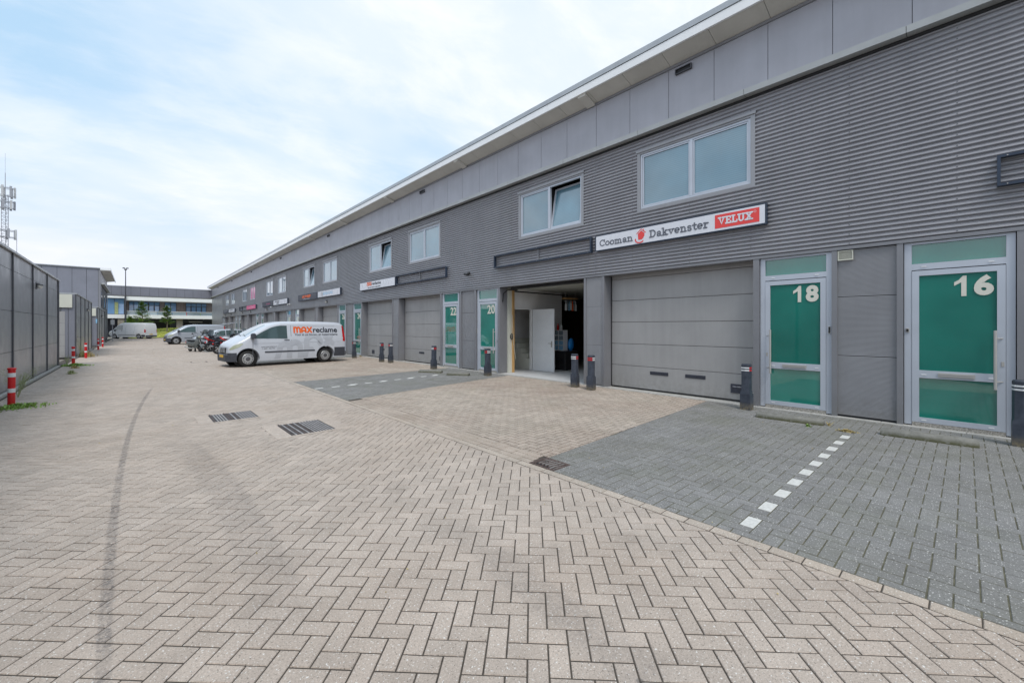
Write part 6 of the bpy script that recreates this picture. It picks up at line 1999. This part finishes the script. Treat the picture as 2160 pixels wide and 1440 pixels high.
        m = MB(); a0 = [math.radians(a) for a in range(20, 161, 16)]
        m.grid([[(0.0 + 0.35 * math.cos(a), y_, wr + 0.35 * math.sin(a) - abs(y_) * 0.3) for a in a0] for y_ in (-0.08, 0, 0.08)]); B_(m, 'front_fender', accent)
        m = MB(); m.tube([(0.06, 0, 0.86), (0.09, 0, 0.86)], [0.08, 0.065], 12); B_(m, 'headlight', M['headlamp'])
        hz = 1.0
    m = MB(); m.tube([(-0.30, 0.34, hz - 0.02), (-0.20, 0.16, hz + 0.02), (-0.16, 0, hz), (-0.20, -0.16, hz + 0.02), (-0.30, -0.34, hz - 0.02)], 0.014, 8); B_(m, 'handlebar', M['dark'])
    for s_ in (-1, 1):
        m = MB(); m.tube([(-0.20, s_ * 0.22, hz + 0.02), (-0.16, s_ * 0.30, hz + 0.18)], 0.008, 5); m.ball((-0.16, s_ * 0.32, hz + 0.22), (0.02, 0.06, 0.045), 8, 6); B_(m, 'mirror', M['dark'])
    m = MB(); m.bbox(-1.72, -1.66, -0.07, 0.07, 0.60, 0.68, 0.01); B_(m, 'tail_light', M['lampred'])
    if screen:
        m = MB(); rows = []
        for z, x, wd_ in ((1.0, 0.03, 0.16), (1.15, -0.01, 0.22), (1.32, -0.07, 0.21), (1.46, -0.13, 0.12)):
            rows.append([(x - 0.08 * abs(t_) ** 2, t_ * wd_, z) for t_ in (-1, -.5, 0, .5, 1)])
        m.grid(rows); m.grid([[(x - 0.006, y_, z) for x, y_, z in rw][::-1] for rw in rows]); B_(m, 'windshield', M['clearscreen'])
    return r
two_wheel('scooter', 'matt grey scooter, leftmost and nearest of the parked two-wheelers', (3.32, 34.6, 0), math.radians(-70), M['scootgrey'], None, 'scooter')
two_wheel('scooter', 'black scooter with clear windshield behind the grey scooter', (4.15, 38.2, 0), math.radians(110), M['scootblack'], None, 'scooter', True)
two_wheel('scooter', 'white scooter with clear windshield standing behind the grey scooter', (4.1, 41.0, 0), math.radians(112), M['vansilver'], None, 'scooter', True)
two_wheel('scooter', 'dark scooter with tall clear windshield near the van bonnet', (5.75, 38.2, 0), math.radians(20), M['scootblack'], None, 'scooter', True, sc=1.08)
two_wheel('scooter', 'scooter with rounded clear windshield farther right beside the pillars', (6.7, 39.3, 0), math.radians(30), M['scootgrey'], None, 'scooter', True, sc=1.08)
two_wheel('motorbike', 'long black motorbike tail nearest the white van nose', (5.25, 31.3, 0), math.radians(8), M['scootblack'], M['scootblack'], 'motorbike', lean=0.1)
two_wheel('motorbike', 'bright red motorbike behind the van bonnet', (5.9, 33.2, 0), math.radians(8), M['bikered'], M['bikered'], 'motorbike')
two_wheel('motorbike', 'red and white motorbike between the scooters', (5.2, 34.8, 0), math.radians(12), M['vanwhite'], M['bikered'], 'motorbike', lean=0.09)
two_wheel('scooter', 'small black scooter squeezed in directly right of the grey scooter', (4.0, 36.0, 0), math.radians(105), M['scootblack'], None, 'scooter')
two_wheel('motorbike', 'black motorbike with white tail between the grey scooter and the van nose', (4.9, 36.4, 0), math.radians(14), M['scootblack'], M['vanwhite'], 'motorbike', lean=0.09)
# wicker-brown chair back seen over the van bonnet
r = root('brown_cover', (7.9, 40.6, 0), 'dark brown covered object standing between scooter windshield and van', 'cover')
m = MB(); m.loft([[(7.9 + a * k_, 40.6 + b * k_, z) for a, b in ((-.3, -.3), (.3, -.3), (.38, 0), (.3, .3), (-.3, .3), (-.38, 0))] for z, k_ in ((0, 1), (0.7, .95), (1.25, .8), (1.55, .5), (1.62, .2))]); m.build('cover', M['darkwood'], r, smooth=60)
m = MB(); m.box(7.6, 8.2, 40.3, 40.9, -0.005, 0.04); m.build('foot', M['dark'], r)
# manhole plates in the alley
def manhole(x, y, label):
    r = root('manhole_plate', (x, y, 0), label, 'manhole cover', 'flat plates in the alley')
    m = MB(); m.bbox(x - 0.32, x + 0.32, y - 0.32, y + 0.32, -0.01, 0.0035, 0.003); m.build('plate', M['rust'], r)
    m = MB(); m.bbox(x - 0.26, x + 0.26, y - 0.26, y + 0.26, 0.0, 0.0055, 0.002); m.build('lid', M['kerbcourse'], r)
manhole(2.3, 24.6, 'flat square manhole plate in the alley left of the white lettered van')
manhole(1.4, 41.0, 'faint square manhole plate in the alley left of the scooters')
# odd leaves and grit on the ground
rr = random.Random(77)
m = MB()
for i in range(260):
    x = rr.uniform(-2, 9.3); y = rr.uniform(0.6, 22)
    s_ = rr.uniform(0.006, 0.02); a = rr.uniform(0, 6.28)
    m.add([(x, y, 0.004), (x + math.cos(a) * s_, y + math.sin(a) * s_, 0.008), (x - math.sin(a) * s_ * .6, y + math.cos(a) * s_ * .6, 0.012)], [(0, 1, 2)])
tag(m.build('leaf_litter', M['straw'], kind='stuff'), 'scattered dry leaf bits and grit on the paving', 'litter')
